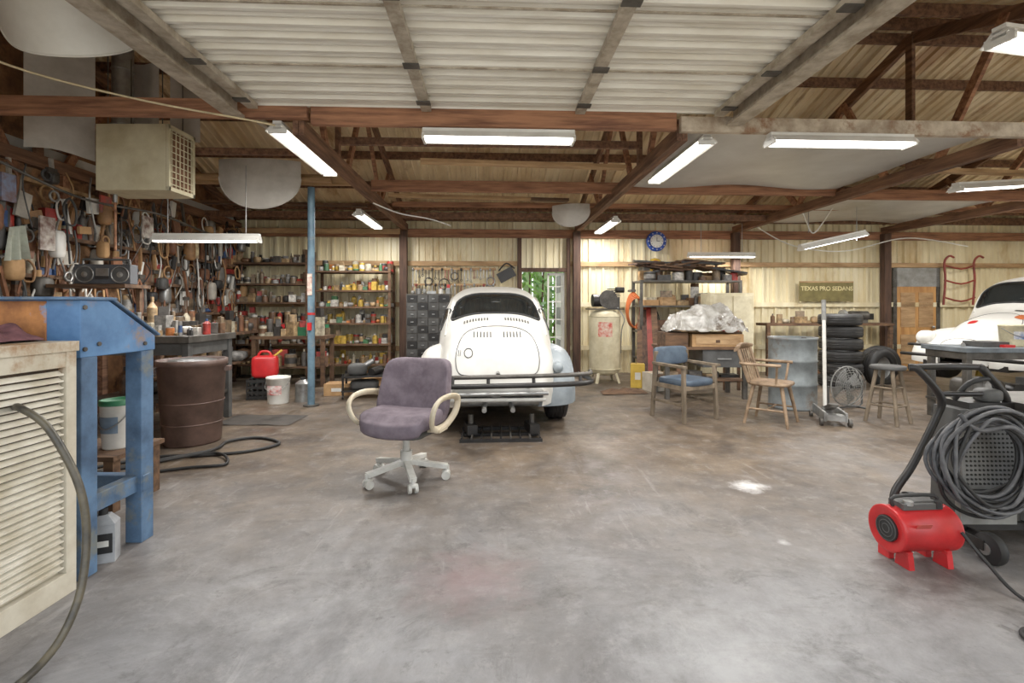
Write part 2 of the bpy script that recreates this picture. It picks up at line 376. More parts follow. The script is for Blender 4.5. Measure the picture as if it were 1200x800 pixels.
fluo(-1.83,4.95,2.83,1.4,power=PW); fluo(1.98,5.1,2.83,1.45,power=PW)
fluo(-2.0,8.1,2.72,1.3,power=PW); fluo(2.06,8.6,2.74,1.3,power=PW)
fluo(.07,4.12,2.73,1.28,'u',power=PW); fluo(3.05,4.12,2.74,1.28,'u',power=PW)
fluo(-3.35,5.9,2.1,1.22,'u',w=.12,power=PW*.6)
fluo(5.5,7.6,2.36,1.1,'u',power=PW,tilt=-.22); fluo(6.0,5.6,2.75,1.3,'u',power=PW,tilt=-.12,yaw=.3)
fluo(4.4,9.1,2.28,1.3,'u',w=.1,power=PW*.6)
fluo(3.52,2.75,2.84,1.25,'u',power=PW*.6,yaw=.15)
fluo(9.3,7.2,2.7,1.3,'v',power=PW)
b=Bd()
for (u,v,z0,z1) in ((-3.8,5.9,2.17,2.98),(-2.9,5.9,2.17,2.98),(5.1,7.6,2.5,2.93),(5.9,7.6,2.38,2.93),(4.0,9.1,2.35,2.9),(4.8,9.1,2.35,2.9)):
    b.cyl((u,v,z0),(u,v,z1),.006,STEEL,n=6)
b.fin('light_hanger_rods',rz=TH)

# ================= CAR =================
def car(name,loc,rz,rf=CARW,lift=0,race=False,sxw=1.0):
    ys=np.linspace(0,4.05,163)
    def dense(keys,k=.07):
        z=np.interp(ys,[a for a,_ in keys],[c for _,c in keys])
        ker=np.exp(-.5*(np.arange(-6,7)*.025/k)**2); ker/=ker.sum()
        pad=np.concatenate([2*z[0]-z[6:0:-1],z,2*z[-1]-z[-2:-8:-1]]); zs=np.convolve(pad,ker,'valid')
        return lambda y: float(np.interp(y,ys,zs))
    ZT=dense([(0,.52),(.03,.68),(.10,.86),(.22,1.00),(.42,1.11),(.66,1.21),(.85,1.31),(1.1,1.44),(1.35,1.52),(1.7,1.58),(2.0,1.59),(2.35,1.54),(2.5,1.46),(2.78,1.09),(2.95,1.02),(3.4,.93),(3.75,.78),(3.95,.62),(4.05,.42)],.045)
    W=dense([(0,.46),(.08,.55),(.25,.61),(.5,.65),(.8,.68),(1.2,.70),(1.6,.71),(2.3,.70),(2.8,.65),(3.3,.50),(3.8,.36),(4.05,.2)])
    NE=dense([(0,3.4),(.6,3.0),(1.0,3.3),(1.4,3.7),(2.4,3.6),(2.8,2.6),(4.05,2.4)],.1)
    z0=.42
    def Hz(x,y):
        n=NE(y); q=max(0.,1-(abs(x)/W(y))**n); return z0+(max(ZT(y),z0+.001)-z0)*q**(1/n)
    def Sx(y,z):
        n=NE(y); q=max(0.,1-(max(0,z-z0)/(ZT(y)-z0))**n); return W(y)*q**(1/n)
    b=Bd(); Z=Vector((0,0,lift)); b.M=Matrix.Translation(Z)
    def S(s,t):
        y=4.05*(.5-.5*cos(pi*s)); y=.35*4.05*s+.65*y
        if t<.1: return (W(y)*(.97+.03*t/.1),y,.30+(z0-.30)*t/.1)
        if t>.9: return (-W(y)*(.97+.03*(1-t)/.1),y,.30+(z0-.30)*(1-t)/.1)
        a=(t-.1)/.8*pi; ca,sa=cos(a),sin(a); n=NE(y)
        return (W(y)*math.copysign(abs(ca)**(2/n),ca),y,z0+(max(ZT(y),z0+.002)-z0)*abs(sa)**(2/n))
    b.grid(S,90,72,CARW)
    b.bb((-.5,.45,.24),(.5,3.9,.32),BLKM)
    b.sup((0,.01,.47),(.46,.035,.05),CARW,.5,.4)
    for s_ in (-1,1): b.bb((s_*.60,1.45,.27),(s_*.80,2.7,.31),BLACK)
    def nrm(x,y):
        e=.01; dx=(Hz(x+e,y)-Hz(x-e,y))/(2*e); dy=(Hz(x,y+e)-Hz(x,y-e))/(2*e)
        return Vector((-dx,-dy,1)).normalized()
    def on(x,y,o=.008): return Vector((x,y,Hz(x,y)))+nrm(x,y)*o
    def patch(cx,wx,y0,y1,mat,o,n=4,tap=0,m=24):
        def fn(s,t):
            a=2*pi*s; ca,sa=cos(a),sin(a); e=2/n
            X=math.copysign(abs(ca)**e,ca)*t; Y=math.copysign(abs(sa)**e,sa)*t
            return on(cx+X*wx*(1-tap*Y),(y0+y1)/2+Y*(y1-y0)/2,o)
        b.grid(fn,m*2,6,mat)
        return [fn(i/(m*2),1.0) for i in range(m*2)]
    ol=patch(0,.50,.70,1.18,GLASS,.006,n=4.2,tap=.07); b.tube(ol,.014,BLACK,n=6,closed=True)
    b.tube([on(-.42,.93,.008),on(0,.95,.008),on(.42,.93,.008)],.006,DGREY,n=5)
    ol=patch(0,.50,2.46,2.72,GLASS,.012,n=5,tap=-.0); b.tube(ol,.012,BLACK,n=6,closed=True)
    def outline(cx,wx,y0,y1,n,tap,r,mat,o=.001,m=64):
        pts=[]
        for i in range(m):
            a=2*pi*i/m; ca,sa=cos(a),sin(a)
            Xx=math.copysign(abs(ca)**(2/n),ca); Yy=math.copysign(abs(sa)**(2/n),sa)
            pts.append(on(cx+Xx*wx*(1-tap*Yy),(y0+y1)/2+Yy*(y1-y0)/2,o))
        b.tube(pts,r,mat,n=6,closed=True)
    # lid seam drawn by height so that the lower part keeps its width
    def yz(zt):
        lo,hi=0.,1.2
        for _ in range(30):
            m=(lo+hi)/2
            if ZT(m)<zt: lo=m
            else: hi=m
        return lo
    def onz(x,z,o=.003):
        lo,hi=0.,1.4
        for _ in range(30):
            m=(lo+hi)/2
            if Hz(x,m)<z: lo=m
            else: hi=m
        return on(x,max(lo,.005),o)
    pts=[]
    for x,z in ((-.40,.64),(-.43,.76),(-.41,.90),(-.34,1.02),(-.2,1.08),(0,1.095),(.2,1.08),(.34,1.02),(.41,.90),(.43,.76),(.40,.64),(.3,.61),(0,.60),(-.3,.61)): pts.append(onz(x,z))
    b.tube(pts,.005,DGREY,n=5,closed=True,cr=5)
    outline(0,.38,2.98,3.9,3.0,-.25,.0045,DGREY)
    for k in range(6):
        for s_ in (-1,1):
            xx=s_*(.07+.035*k); b.tube([onz(xx,.985,.004),onz(xx,1.035,.004)],.0065,DGREY,n=5)
    for k in range(9):
        for s_ in (-1,1):
            xx=s_*(.10+.032*k); b.tube([on(xx,.53,.004),on(xx,.585,.004)],.007,DGREY,n=5)
    for s_ in (-1,1):
        b.tube([(s_*(Sx(y,zz)+.006),y,zz) for y,zz in [(.62,.98),(.85,1.12),(1.1,1.27),(1.5,1.40),(2.0,1.44),(2.35,1.38),(2.55,1.2),(2.72,1.02)]],.012,CARW,n=6,cr=4)
        for (ya,yb,za,zb) in ((1.0,1.42,1.02,1.28),(1.5,2.35,1.0,1.36)):
            def fs(s,t):
                a=2*pi*s; ca,sa=cos(a),sin(a); e=2/4.5
                y=(ya+yb)/2+math.copysign(abs(ca)**e,ca)*t*(yb-ya)/2; z=(za+zb)/2+math.copysign(abs(sa)**e,sa)*t*(zb-za)/2
                return (s_*(Sx(y,z)+.007),y,z)
            b.grid(fs,32,4,GLASS); b.tube([fs(i/32,1) for i in range(32)],.010,DGREY,n=6,closed=True)
        b.tube([(s_*(Sx(y,z)+.001),y,z) for y,z in [(1.45,.98),(1.45,.6),(1.5,.36),(2.5,.34),(2.62,.6),(2.55,.98)]],.004,DGREY,n=5)
    def fender(s_,yc,ry,rzz,mat,x0,x1,tail=1.0,zc=.34):
        def fn(s,t):
            a=radians(-8)+radians(196)*s
            q=t*pi/2
            xx=x0+(x1-x0)*sin(q)**.85; k=1-.28*(1-cos(q))
            return (s_*xx,yc-cos(a)*ry*k*(tail if cos(a)<0 else 1),zc+max(sin(a),-.2)*rzz*k)
        b.grid(fn,30,12,mat)
        b.tube([fn(i/30,1) for i in range(31)],.012,mat,n=6)
        b.grid(lambda s,t:(s_*(x0-.02),yc-cos(radians(180)*s)*ry*.95*t,zc+sin(radians(180)*s)*rzz*.95*t),20,3,BLKM)
    fender(-1,.80,.64,.56,CARW,.42,.84); fender(1,.80,.64,.56,rf,.42,.84)
    fender(-1,3.22,.60,.46,CARW,.30,.76,1.15); fender(1,3.22,.60,.46,CARW,.30,.76,1.15)
    for y,xx in ((.80,.70),(3.22,.62)):
        for s_ in (-1,1):
            c=(s_*xx,y,.33); hw=.12
            b.lathe([(.19,-hw),(.27,-hw),(.315,-hw*.85),(.33,-hw*.5),(.33,hw*.5),(.315,hw*.85),(.27,hw),(.19,hw)],c,BLACK,n=28,axis='X')
            for k in (-.06,-.02,.02,.06): b.ring((s_*xx+k,y,.33),.331,.005,BLKM,axis='X',n=28,nn=5)
            b.lathe([(.20,s_*.09),(.18,s_*.07),(.13,s_*.06),(.12,s_*.085),(.0,s_*.095)],c,STEEL if s_<0 else WHITE,n=24,axis='X')
            b.lathe([(.20,-s_*.09),(.17,-s_*.03),(.0,-s_*.03)],c,BLKM,n=20,axis='X')
    b.cyl((-.6,.8,.33),(.6,.8,.33),.035,BLKM); b.cyl((-.6,3.22,.33),(.6,3.22,.33),.03,BLKM)
    for s_ in (-1,1):
        b.M=Matrix.Translation(Z+Vector((s_*.56,3.76,.64)))
        b.lathe([(.0,.09),(.06,.085),(.09,.06),(.10,.03),(.11,.03),(.11,-.08)],(0,0,0),GREY if not race else CARW,n=20,axis='Y')
        b.M=Matrix.Translation(Z)
    b.tube([(-.56,.08,.50),(-.54,-.10,.52),(-.3,-.13,.525),(.5,-.13,.535),(.88,-.11,.55),(.96,.05,.56),(.94,.3,.56)],.026,BLKM,n=10,cr=5)
    b.tube([(-.54,-.05,.60),(-.2,-.09,.61),(.5,-.09,.62),(.90,-.04,.63),(.97,.15,.63)],.022,DSTEEL,n=8,cr=5)
    for xx in (-.45,-.1,.35,.82): b.cyl((xx,-.12,.525),(xx,-.08,.61),.018,BLKM,n=8)
    for s_ in (-1,1): b.cyl((s_*.3,-.1,.52),(s_*.3,.4,.42),.02,BLKM,n=8)
    b.cyl((-.52,-.06,.43),(.50,-.06,.44),.020,STEEL,n=10); b.cyl((-.50,-.02,.37),(.48,-.02,.37),.018,WHITE,n=10)
    b.cyl((-.40,.10,.34),(.42,.10,.34),.055,STEEL,n=14)
    for s_ in (-1,1):
        b.tube([(s_*.12,.1,.33),(s_*.14,-.02,.30),(s_*.14,-.14,.29)],.024,STEEL,n=10)
        b.sup((s_*.35,.35,.38),(.12,.15,.08),DSTEEL,.7,.7)
        b.tube([(s_*.2,.3,.42),(s_*.3,.15,.40),(s_*.34,.1,.36)],.02,DSTEEL,n=8,cr=3)
        b.beam((s_*.62,.8,.33),(s_*.25,.55,.36),.05,.05,DSTEEL)
    b.cyl((-.02,.06,.44),(-.02,.14,.44),.07,STEEL); b.cyl((.12,.2,.50),(.12,.3,.50),.09,DSTEEL)
    if race:
        b.tube([(-.7,4.0,.40),(-.5,4.22,.42),(.5,4.22,.42),(.7,4.0,.40)],.025,BLKM,n=8,cr=4)
        b.tube([(-.6,4.05,.55),(-.4,4.18,.56),(.4,4.18,.56),(.6,4.05,.55)],.02,BLKM,n=8,cr=4)
        for (x,y,wx,wy,m) in ((-.25,3.1,.05,.09,ORNG),(-.30,2.95,.03,.03,RED),(.1,3.5,.05,.05,RED),(-.12,2.88,.05,.02,BLACK)):
            patch(x,wx,y-wy,y+wy,m,.006,n=4,m=10)
        for (ya,yb,za,zb,m) in ((2.62,2.85,.62,.74,RED),(2.35,2.55,.58,.8,BLACK),(2.6,2.8,.80,.88,ORNG),(1.7,2.2,.5,.85,RED)):
            for s_ in (-1,1):
                b.grid(lambda s,t:(s_*(Sx(ya+(yb-ya)*s,za+(zb-za)*t)+.006),ya+(yb-ya)*s,za+(zb-za)*t),6,4,m)
        b.M=Matrix.Identity(4)
        for (xx,y) in ((-.45,1.3),(.45,1.3),(-.4,2.75),(.4,2.75)):
            b.cyl((xx,y,0),(xx,y,lift+.3),.11,YEL,r2=.03,n=4)
    else:
        pts=[onz(-.30+.042*cos(2*pi*i/24),.83+.045*sin(2*pi*i/24),.005) for i in range(24)]
        b.tube(pts,.0045,DGREY,n=5,closed=True)
        for (p0,p1) in (((-.385,.80),(-.38,.86)),((-.405,.80),(-.40,.86))):
            b.tube([onz(p0[0],p0[1],.005),onz(p1[0],p1[1],.005)],.003,DGREY,n=5)
        b.cyl((.0,-.0,.62),(0,.06,.64),.022,STEEL,n=10)
        for s_ in (-1,1): b.lathe([(0,-.02),(.05,-.015),(.06,.02),(.06,.06)],(s_*.65,.23,.66),GREY if s_<0 else CARG,n=16,axis='Y')
    b.M=Matrix.Identity(4)
    return b.fin(name,loc,rz)
car('vintage_car',(-.14,4.9,0),radians(3.6),rf=CARG)
fr=V(6.2,6.8,0); rot=radians(108); fwd=V(-sin(rot),cos(rot),0)
car('vintage_car',tuple(fr-fwd*4.05),rot,lift=.2,race=True)
b=Bd()
for y in (-.28,-.05,.2): b.bb((-.40,y-.02,0.0),(.40,y+.02,.03),BLKM)
for k in range(9): b.tube([(-.38+.095*k,-.28,.035),(-.37+.095*k,.22,.035)],.010,DSTEEL if k%2 else BLKM,n=6)
for xx in (-.3,.32): b.box((xx,-.05,.085),(.10,.22,.09),BLKM,rot=(0,0,.2)); b.cyl((xx,-.05,.12),(xx,-.05,.22),.025,DSTEEL)
b.fin('steel_ramp_frame',(-.12,4.98,0),.05)

# ================= OFFICE CHAIR =================
b=Bd()
def seatfn(p):
    return Vector((p.x,p.y,p.z+.10*(p.x/.28)**2*.35 - (.03 if p.y<-.2 else 0)*1.0))
b.sup((0,-.02,.45),(.285,.27,.070),MAUVE,.45,.5,n=32,m=14,fn=seatfn)
b.sup((0,-.03,.385),(.22,.2,.035),DGREY,.4,.4)
def backfn(p):
    return Vector((p.x*(1-.06*(p.z/.26)),p.y-.10*(p.x/.27)**2+.04*(p.z/.26),p.z))
b.sup((0,.25,.655),(.29,.07,.24),MAUVE,.36,.34,n=36,m=18,fn=backfn,rot=(-.16,0,0))
b.tube([(-.25,.155,.61),(-.12,.185,.605),(0,.195,.603),(.12,.185,.605),(.25,.155,.61)],.006,DGREY,n=6,cr=3)
b.box((0,.22,.45),(.10,.05,.28),DGREY,rot=(-.16,0,0))
for s_ in (-1,1):
    x=s_*.33
    b.tube([(x,.20,.60),(x+s_*.02,.0,.645),(x+s_*.02,-.17,.635),(x+s_*.01,-.235,.57),(x-s_*.02,-.19,.46),(x-s_*.04,-.05,.41),(x-s_*.04,.10,.42),(x-s_*.01,.19,.50)],.028,BONE,n=10,closed=True,cr=6,ry=.018)
    b.box((s_*.27,-.02,.405),(.10,.14,.025),BONE)
b.cyl((0,0,.12),(0,0,.37),.028,BASEP); b.cyl((0,0,.10),(0,0,.22),.045,BASEP); b.box((0,0,.36),(.2,.24,.03),DGREY)
for k in range(5):
    a=2*pi*k/5+.35; d=V(cos(a),sin(a),0)
    b.beam(d*.03+V(0,0,.135),d*.31+V(0,0,.095),.05,.035,BASEP); b.cyl(d*.31+V(0,0,.06),d*.31+V(0,0,.105),.014,BASEP,n=8)
    sd=V(-sin(a),cos(a),0)
    for q in (-1,1):
        b.cyl(d*.30+sd*.012*q+V(0,0,.032),d*.30+sd*.034*q+V(0,0,.032),.032,BASEP,n=18)
    b.sup(d*.30+V(0,0,.055),(.03,.03,.018),BASEP,.8,.8,n=12,m=6)
b.fin('office_chair',(-.80,3.68,0),radians(-17),bev=.004)

# ================= BLUE WORKBENCH (left) =================
b=Bd()
x1=-2.04; x0=-3.0; ya=2.30; yb=2.78
poly=[(ya,1.06),(yb,1.06),(yb,1.14),(2.46,1.335),(ya,1.335)]
b.prism(poly,x0,x1,BLUEP)
b.prism([(ya-.004,1.07),(ya+.02,1.07),(ya+.02,1.33),(ya-.004,1.33)],x0,x1-.16,RUST)
b.bb((x0-.01,2.26,1.335),(x1+.012,2.5,1.35),BLUEP2)
b.box(((x0+x1)/2,2.64,1.245),(x1-x0+.02,.40,.012),BLUEP2,rot=(-.545,0,0))
for (xx,yy) in ((x1-.045,ya+.05),(x1-.05,yb-.05),(x0+.05,yb-.05),(x0+.05,ya+.05)):
    b.bb((xx-.045,yy-.045,0),(xx+.045,yy+.045,1.06),BLUEP2)
b.bb((x1-.09,ya+.04,.28),(x1-.03,yb-.04,.37),BLUEP2); b.bb((x0,yb-.09,.28),(x1,yb-.03,.37),BLUEP2)
for k,(yy,zz) in enumerate(((2.32,1.3),(2.40,1.12),(2.7,1.1),(2.32,1.1))): b.cyl((x1,yy,zz),(x1+.008,yy,zz),.011,DSTEEL,n=8)
b.fin('workbench',bev=.004)
b=Bd(); cx1=-2.02; cx0=-2.85; y0,y1=1.30,2.245
b.bb((cx0,y0,.07),(cx1-.03,y1,1.12),COOL)
b.bb((cx0-.01,y0-.01,1.10),(cx1+.015,y1+.01,1.145),COOL)
b.bb((cx0,y0,0.0),(cx1+.01,y1,.10),COOL)
b.bb((cx1-.03,y1-.05,.1),(cx1+.01,y1,1.1),COOL); b.bb((cx1-.03,y0,.1),(cx1+.01,y0+.05,1.1),COOL); b.bb((cx1-.03,1.77,.1),(cx1+.008,1.80,1.1),COOL)
b.bb((cx1-.03,y0,1.03),(cx1+.006,y1,1.1),COOL)
b.bb((cx1-.032,y0+.03,.12),(cx1-.026,y1-.03,1.04),mk('louvre_dark',(84,66,48),(46,36,28)))
for k in range(30):
    z=.135+k*.030
    for (a,c_) in ((y0+.055,1.765),(1.805,y1-.055)):
        b.box((cx1-.012,(a+c_)/2,z),(.026,c_-a,.0035),LOUV,rot=(0,.75,0))
        b.bb((cx1-.002,a,z-.011),(cx1+.003,c_,z-.002),LOUV)
b.fin('evaporative_cooler',bev=.002)
b=Bd()
def cl(s,t):
    x=-2.72+s*.58; y=2.0+t*.24; e=min(s,1-s,t,1-t)
    return (x+.02*sin(t*9),y+.02*sin(s*11),1.155+.06*min(1,e*5)+.018*sin(s*17+t*6)*sin(t*13)*min(1,e*6))
b.grid(cl,36,20,mk('rag_maroon',(132,86,88),(96,60,64),rough=.95,scale=14,bump=.3)); b.grid(lambda s,t:(-2.72+.58*s,2.0+.24*t,1.15),1,1,BLACK); b.fin('shop_rag')
b=Bd(); b.tube([(-2.03,1.99,.89),(-1.95,1.93,.90),(-1.84,1.93,.82),(-1.72,1.93,.60),(-1.68,1.92,.38),(-1.66,1.85,.16),(-1.67,1.70,.03),(-1.72,1.4,.018),(-1.85,1.0,.018)],.014,mk('hose_olive',(96,88,70),(42,40,38),rough=.4,scale=9),n=10,cr=8); b.fin('garden_hose')
def bucket(name,loc,r,h,mat,lid=None,label=None,handle=True):
    b=Bd(); b.lathe([(0,0),(r*.86,0),(r*.88,.01),(r,h*.92),(r*1.04,h*.93),(r*1.04,h*.97),(r,h),(r*.97,h),(r*.85,.02),(0,.02)],(0,0,0),mat)
    if lid: b.lathe([(r*1.07,h*.93),(r*1.07,h+.012),(r*.9,h+.012),(r*.88,h+.004),(0,h+.004)],(0,0,0),lid)
    if label: b.grid(lambda s,t:((r*(.93+.04*t)+.003)*sin(-.7+1.4*s),-(r*(.93+.04*t)+.003)*cos(-.7+1.4*s),h*(.35+.35*t)),10,2,label)
    if handle: b.tube([(-r*1.05,0,h*.85),(-r*.8,-r*.75,h*.6),(0,-r*1.08,h*.45),(r*.8,-r*.75,h*.6),(r*1.05,0,h*.85)],.004,STEEL,n=6,cr=4)
    return b.fin(name,loc)
def jug(b,c,w,d,h,mat,cap):
    b.box((c[0],c[1],c[2]+h*.36),(w,d,h*.72),mat); b.box((c[0],c[1],c[2]+h*.80),(w,d,h*.16),mat,top=(.45,.6)); b.cyl((c[0],c[1],c[2]+h*.87),(c[0],c[1],c[2]+h),w*.16,cap,n=12)
# low rack behind the blue bench with bucket and bottles
b=Bd(); b.bb((-3.9,3.05,.33),(-2.50,3.50,.36),DKW)
for xx in (-3.85,-2.55):
    for yy in (3.1,3.45): b.bb((xx-.03,yy-.03,0),(xx+.03,yy+.03,.33),DKW)
b.fin('low_wooden_rack')
bucket('plastic_bucket',(-2.66,3.28,.36),.095,.31,WHITE,GREEN,mk('label_grey',(130,150,170)))
b=Bd()
for i in range(8): jug(b,(-3.78+.12*i,3.22+.07*(i%2),.36),.095,.07,.19+.03*(i%3),[BLACK,CANC[0],CANC[6],DGREY,CANC[3],CANC[6],CANC[4],BLACK][i],YEL)
b.fin('fluid_bottles',bev=.004)
b=Bd(); jug(b,(0,0,0),.12,.08,.27,mk('jug_grey',(176,178,180)),BLACK); b.bb((-.05,-.043,.05),(.05,-.041,.15),BLACK); b.box((0,-.045,.10),(.07,.002,.03),WHITE); b.fin('oil_jug',(-2.10,2.50,0),.4,bev=.008)
b=Bd(); jug(b,(0,0,0),.12,.08,.27,mk('jug_dark',(70,76,90)),RED); b.fin('oil_jug',(-2.26,2.44,0),.1,bev=.008)
b=Bd(); h=.80
b.lathe([(0,0),(.235,0),(.245,.02),(.285,h-.06),(.30,h-.055),(.30,h),(.275,h),(.235,.04),(0,.03)],(0,0,0),BROWNP,n=36)
for k in (.25,.5): b.ring((0,0,h*k),.245+.04*k+.003,.006,BROWNP,n=36)
for a in (0,pi): b.box((.30*cos(a),.30*sin(a),h-.1),(.05,.14,.04),BROWNP)
b.sup((0,0,.72),(.25,.25,.09),mk('trash_bag',(70,66,62),(40,38,36),rough=.4,scale=8,bump=.5),.7,.9,n=24,m=8)
b.fin('trash_can',(-3.1,4.72,0),.4)

# ================= generic goods =================
def goods(b,p0,p1,n,hmax,mats,rr,dep=.1,size=1):
    p0=Vector(p0);p1=Vector(p1); A=(p1-p0); Ln=max(A.length,.01); t=.0
    while t<1:
        cw=Ln/n*rr.uniform(.45,1.7); c=p0+A*min(1,t+cw/Ln/2)+Vector((0,rr.uniform(-dep,dep),0)); t+=cw/Ln
        w=min(cw*.48,.15*size); h=hmax*rr.uniform(.25,1)*(1 if w>.03 else .7); m=rr.choice(mats); k=rr.random()
        if k<.28:
            w=min(w,.06*size); b.cyl(c,c+V(0,0,h*.8),w,m,n=12); b.cyl(c+V(0,0,h*.8),c+V(0,0,h*.8+.008),w*.9,STEEL,n=12)
            if rr.random()<.6: b.cyl(c+V(0,0,h*.2),c+V(0,0,h*.6),w*1.02,rr.choice(mats),n=12,cap=False)
        elif k<.45:
            w=min(w,.05*size); b.cyl(c,c+V(0,0,h*.7),w*.8,m,n=12); b.cyl(c+V(0,0,h*.7),c+V(0,0,h*.85),w*.8,m,r2=w*.25,n=12,cap=False); b.cyl(c+V(0,0,h*.85),c+V(0,0,h),w*.27,rr.choice(mats),n=8)
        elif k<.85:
            hh=h*rr.uniform(.4,.9); b.box(c+V(0,0,hh/2),(w*1.9,min(.2,w*1.7),hh),m,rot=(0,0,rr.uniform(-.35,.35)))
            if rr.random()<.5:
                h2=min(hmax-hh,h*.4)
                if h2>.02: b.box(c+V(0,0,hh+h2/2),(w*1.4,min(.16,w*1.4),h2),rr.choice(mats),rot=(0,0,rr.uniform(-.6,.6)))
        elif k<.93: b.sup(c+V(0,0,h*.25),(w,w*.8,h*.25),m,.7,.7,n=12,m=6)
        else: b.lathe([(w*.5,0),(w,h*.2),(w*.9,h*.45),(w*.4,h*.5),(0,h*.5)],c,m,n=12)
b=Bd(); 
b.bb((-4.55,5.0,.93),(-3.32,5.85,1.0),DSTEEL); b.bb((-4.5,5.05,.80),(-3.36,5.8,.93),DGREY)
for xx in (-4.48,-3.38):
    for yy in (5.06,5.78): b.bb((xx-.035,yy-.035,0),(xx+.035,yy+.035,.93),DGREY)
b.bb((-4.5,5.05,.3),(-3.36,5.8,.34),DSTEEL)
b.fin('steel_table',bev=.004)
b=Bd(); rr=random.Random(11)
goods(b,(-4.45,5.15,1.0),(-3.4,5.15,1.0),13,.26,[CANC[i] for i in (2,7,2,9,12,6,8,3,5)],rr,.06)
goods(b,(-4.45,5.4,1.0),(-3.4,5.4,1.0),12,.32,[CANC[i] for i in (2,7,7,9,12,6,4,0,3)],rr,.06)
goods(b,(-4.45,5.68,1.0),(-3.4,5.68,1.0),10,.46,[CANC[i] for i in (10,7,8,9,12,6,11)],rr,.05,1.3)
b.fin('spray_bottles',bev=.003)
b=Bd(); rr=random.Random(12); goods(b,(-4.4,5.4,.34),(-3.5,5.4,.34),6,.4,DARKC,rr,.1,1.3); b.fin('table_parts_boxes')

# ================= left wall dressing (building coords) =================
b=Bd()
WB=mk('insulation_clutter',(184,136,94),(84,58,42),rough=.95,scale=7,bump=.8,c3=(140,118,94))
for k in range(9):
    v=4.6+k*.55; b.bb((UL,v-.045,0),(UL+.12,v+.045,2.9),DBEAM if k%2 else BEAM)
def lump(s,t): 
    v=4.4+s*5.0; z=.9+t*2.0
    return (UL+.05+.05*sin(v*7+z*3)*sin(z*9)+.03*sin(v*19),v,z)
b.grid(lump,60,24,WB)
for z in (1.2,1.62,2.05,2.62): b.bb((UL,4.4,z-.02),(UL+.28 if z<2.5 else UL+.14,9.4,z+.02),DKW if z<2.5 else PALEW)
b.bb((UL,4.4,2.84),(UL+.12,9.5,2.92),BEAM)
b.fin('wall_shelf_boards',rz=TH)
def goods_v(b,u,v0,v1,z,n,hmax,mats,rr,size=1):
    sv=b.M.copy(); b.M=Matrix.Translation((u,v0,z))@Matrix.Rotation(pi/2,4,'Z'); goods(b,(0,0,0),(v1-v0,0,0),n,hmax,mats,rr,.03,size); b.M=sv
LC=[CANC[i] for i in (2,6,7,10,11,12,8,9,10,0,11,3)]+[mk('rust_iron',(140,92,62),(92,60,42))]
b=Bd(); rr=random.Random(5)
for z,h in ((1.22,.32),(1.64,.34),(2.07,.42)):
    goods_v(b,UL+.20,4.5,9.2,z,44,h,LC,rr,.9); goods_v(b,UL+.12,4.5,9.2,z,34,h*1.1,LC,rr,1.1)
b.fin('shelf_clutter',rz=TH)
b=Bd(); rr=random.Random(21)
RI=MC['rust_iron']
HM=[BLACK,DGREY,mk('leather_tan',(170,126,82),(120,88,56)),STEEL,RI,RI,DSTEEL,mk('wire_grey',(186,178,164)),WHITE,CARD]
for i in range(330):
    v=4.5+rr.random()**1.25*4.8; z=rr.uniform(1.5,2.85); u=UL+rr.uniform(.16,.36); m=rr.choice(HM); k=rr.random(); l=rr.uniform(.15,.55)
    if k<.22:
        w=rr.uniform(.04,.10); b.tube([(u,v,z),(u+.01,v+w,z-l*.35),(u+.02,v+w*.7,z-l*.9),(u+.02,v,z-l),(u+.01,v-w*.7,z-l*.9),(u,v-w,z-l*.35)],rr.uniform(.006,.014),m,n=6,closed=True,cr=3)
    elif k<.44:
        b.tube([(u,v,z),(u+.02,v+rr.uniform(-.1,.1),z-l*.5),(u,v+rr.uniform(-.12,.12),z-l*1.3)],rr.uniform(.005,.013),m,n=6,cr=4)
    elif k<.58:
        b.box((u,v,z-l*.4),(.03,.03,l*.8),m,rot=(rr.uniform(-.3,.3),0,0)); b.box((u,v,z-l*.8),(.04,.1,.05),DSTEEL)
    elif k<.68: b.ring((u,v,z-.1),rr.uniform(.04,.10),.012,m,axis='X',n=18,nn=6)
    elif k<.80: b.sup((u+.02,v,z-.12),(.06,rr.uniform(.04,.10),rr.uniform(.06,.15)),m,.5,.5,n=12,m=8)
    elif k<.95: b.box((u,v,z-.12),(.03,rr.uniform(.06,.22),rr.uniform(.08,.26)),m,rot=(rr.uniform(-.3,.3),0,0))
    else: b.cyl((u,v,z),(u,v,z-.25),.035,m,n=10)
b.fin('hanging_belts_and_tools',rz=TH)
b=Bd(); 
for (v,z,w,h,c) in ((5.15,2.05,.17,.34,(206,198,186)),(4.75,2.42,.14,.26,(120,140,170)),(6.6,2.35,.2,.28,(230,226,214)),(5.9,2.5,.16,.2,(180,60,50)),(7.6,2.2,.22,.3,(222,206,160))):
    b.bb((UL+.38,v-w/2,z-h/2),(UL+.40,v+w/2,z+h/2),mk('pic%d'%int(v*10),c,(110,80,70),scale=9)); 
b.fin('calendar_prints',rz=TH)
b=Bd(); b.grid(lambda s,t:(-4.50+.03*sin(s*14)*(.3+t),4.75+.15*s*(1+.5*t)-.1*t*.5,2.05-.32*t+.04*s),14,10,mk('rag_greygreen',(176,180,164),(140,142,128),rough=.95)); b.fin('hanging_rag',rz=TH)
b=Bd(); b.box((0,0,.105),(.52,.13,.20),mk('radio_grey',(78,80,84)))
for s_ in (-1,1):
    b.lathe([(0,-.075),(.05,-.07),(.075,-.066),(.085,-.075),(.09,-.064)],(s_*.165,0,.10),DGREY,n=24,axis='Y')
    b.ring((s_*.165,-.07,.10),.082,.006,STEEL,axis='Y')
    b.lathe([(0,-.078),(.03,-.072)],(s_*.165,0,.10),STEEL,n=16,axis='Y')
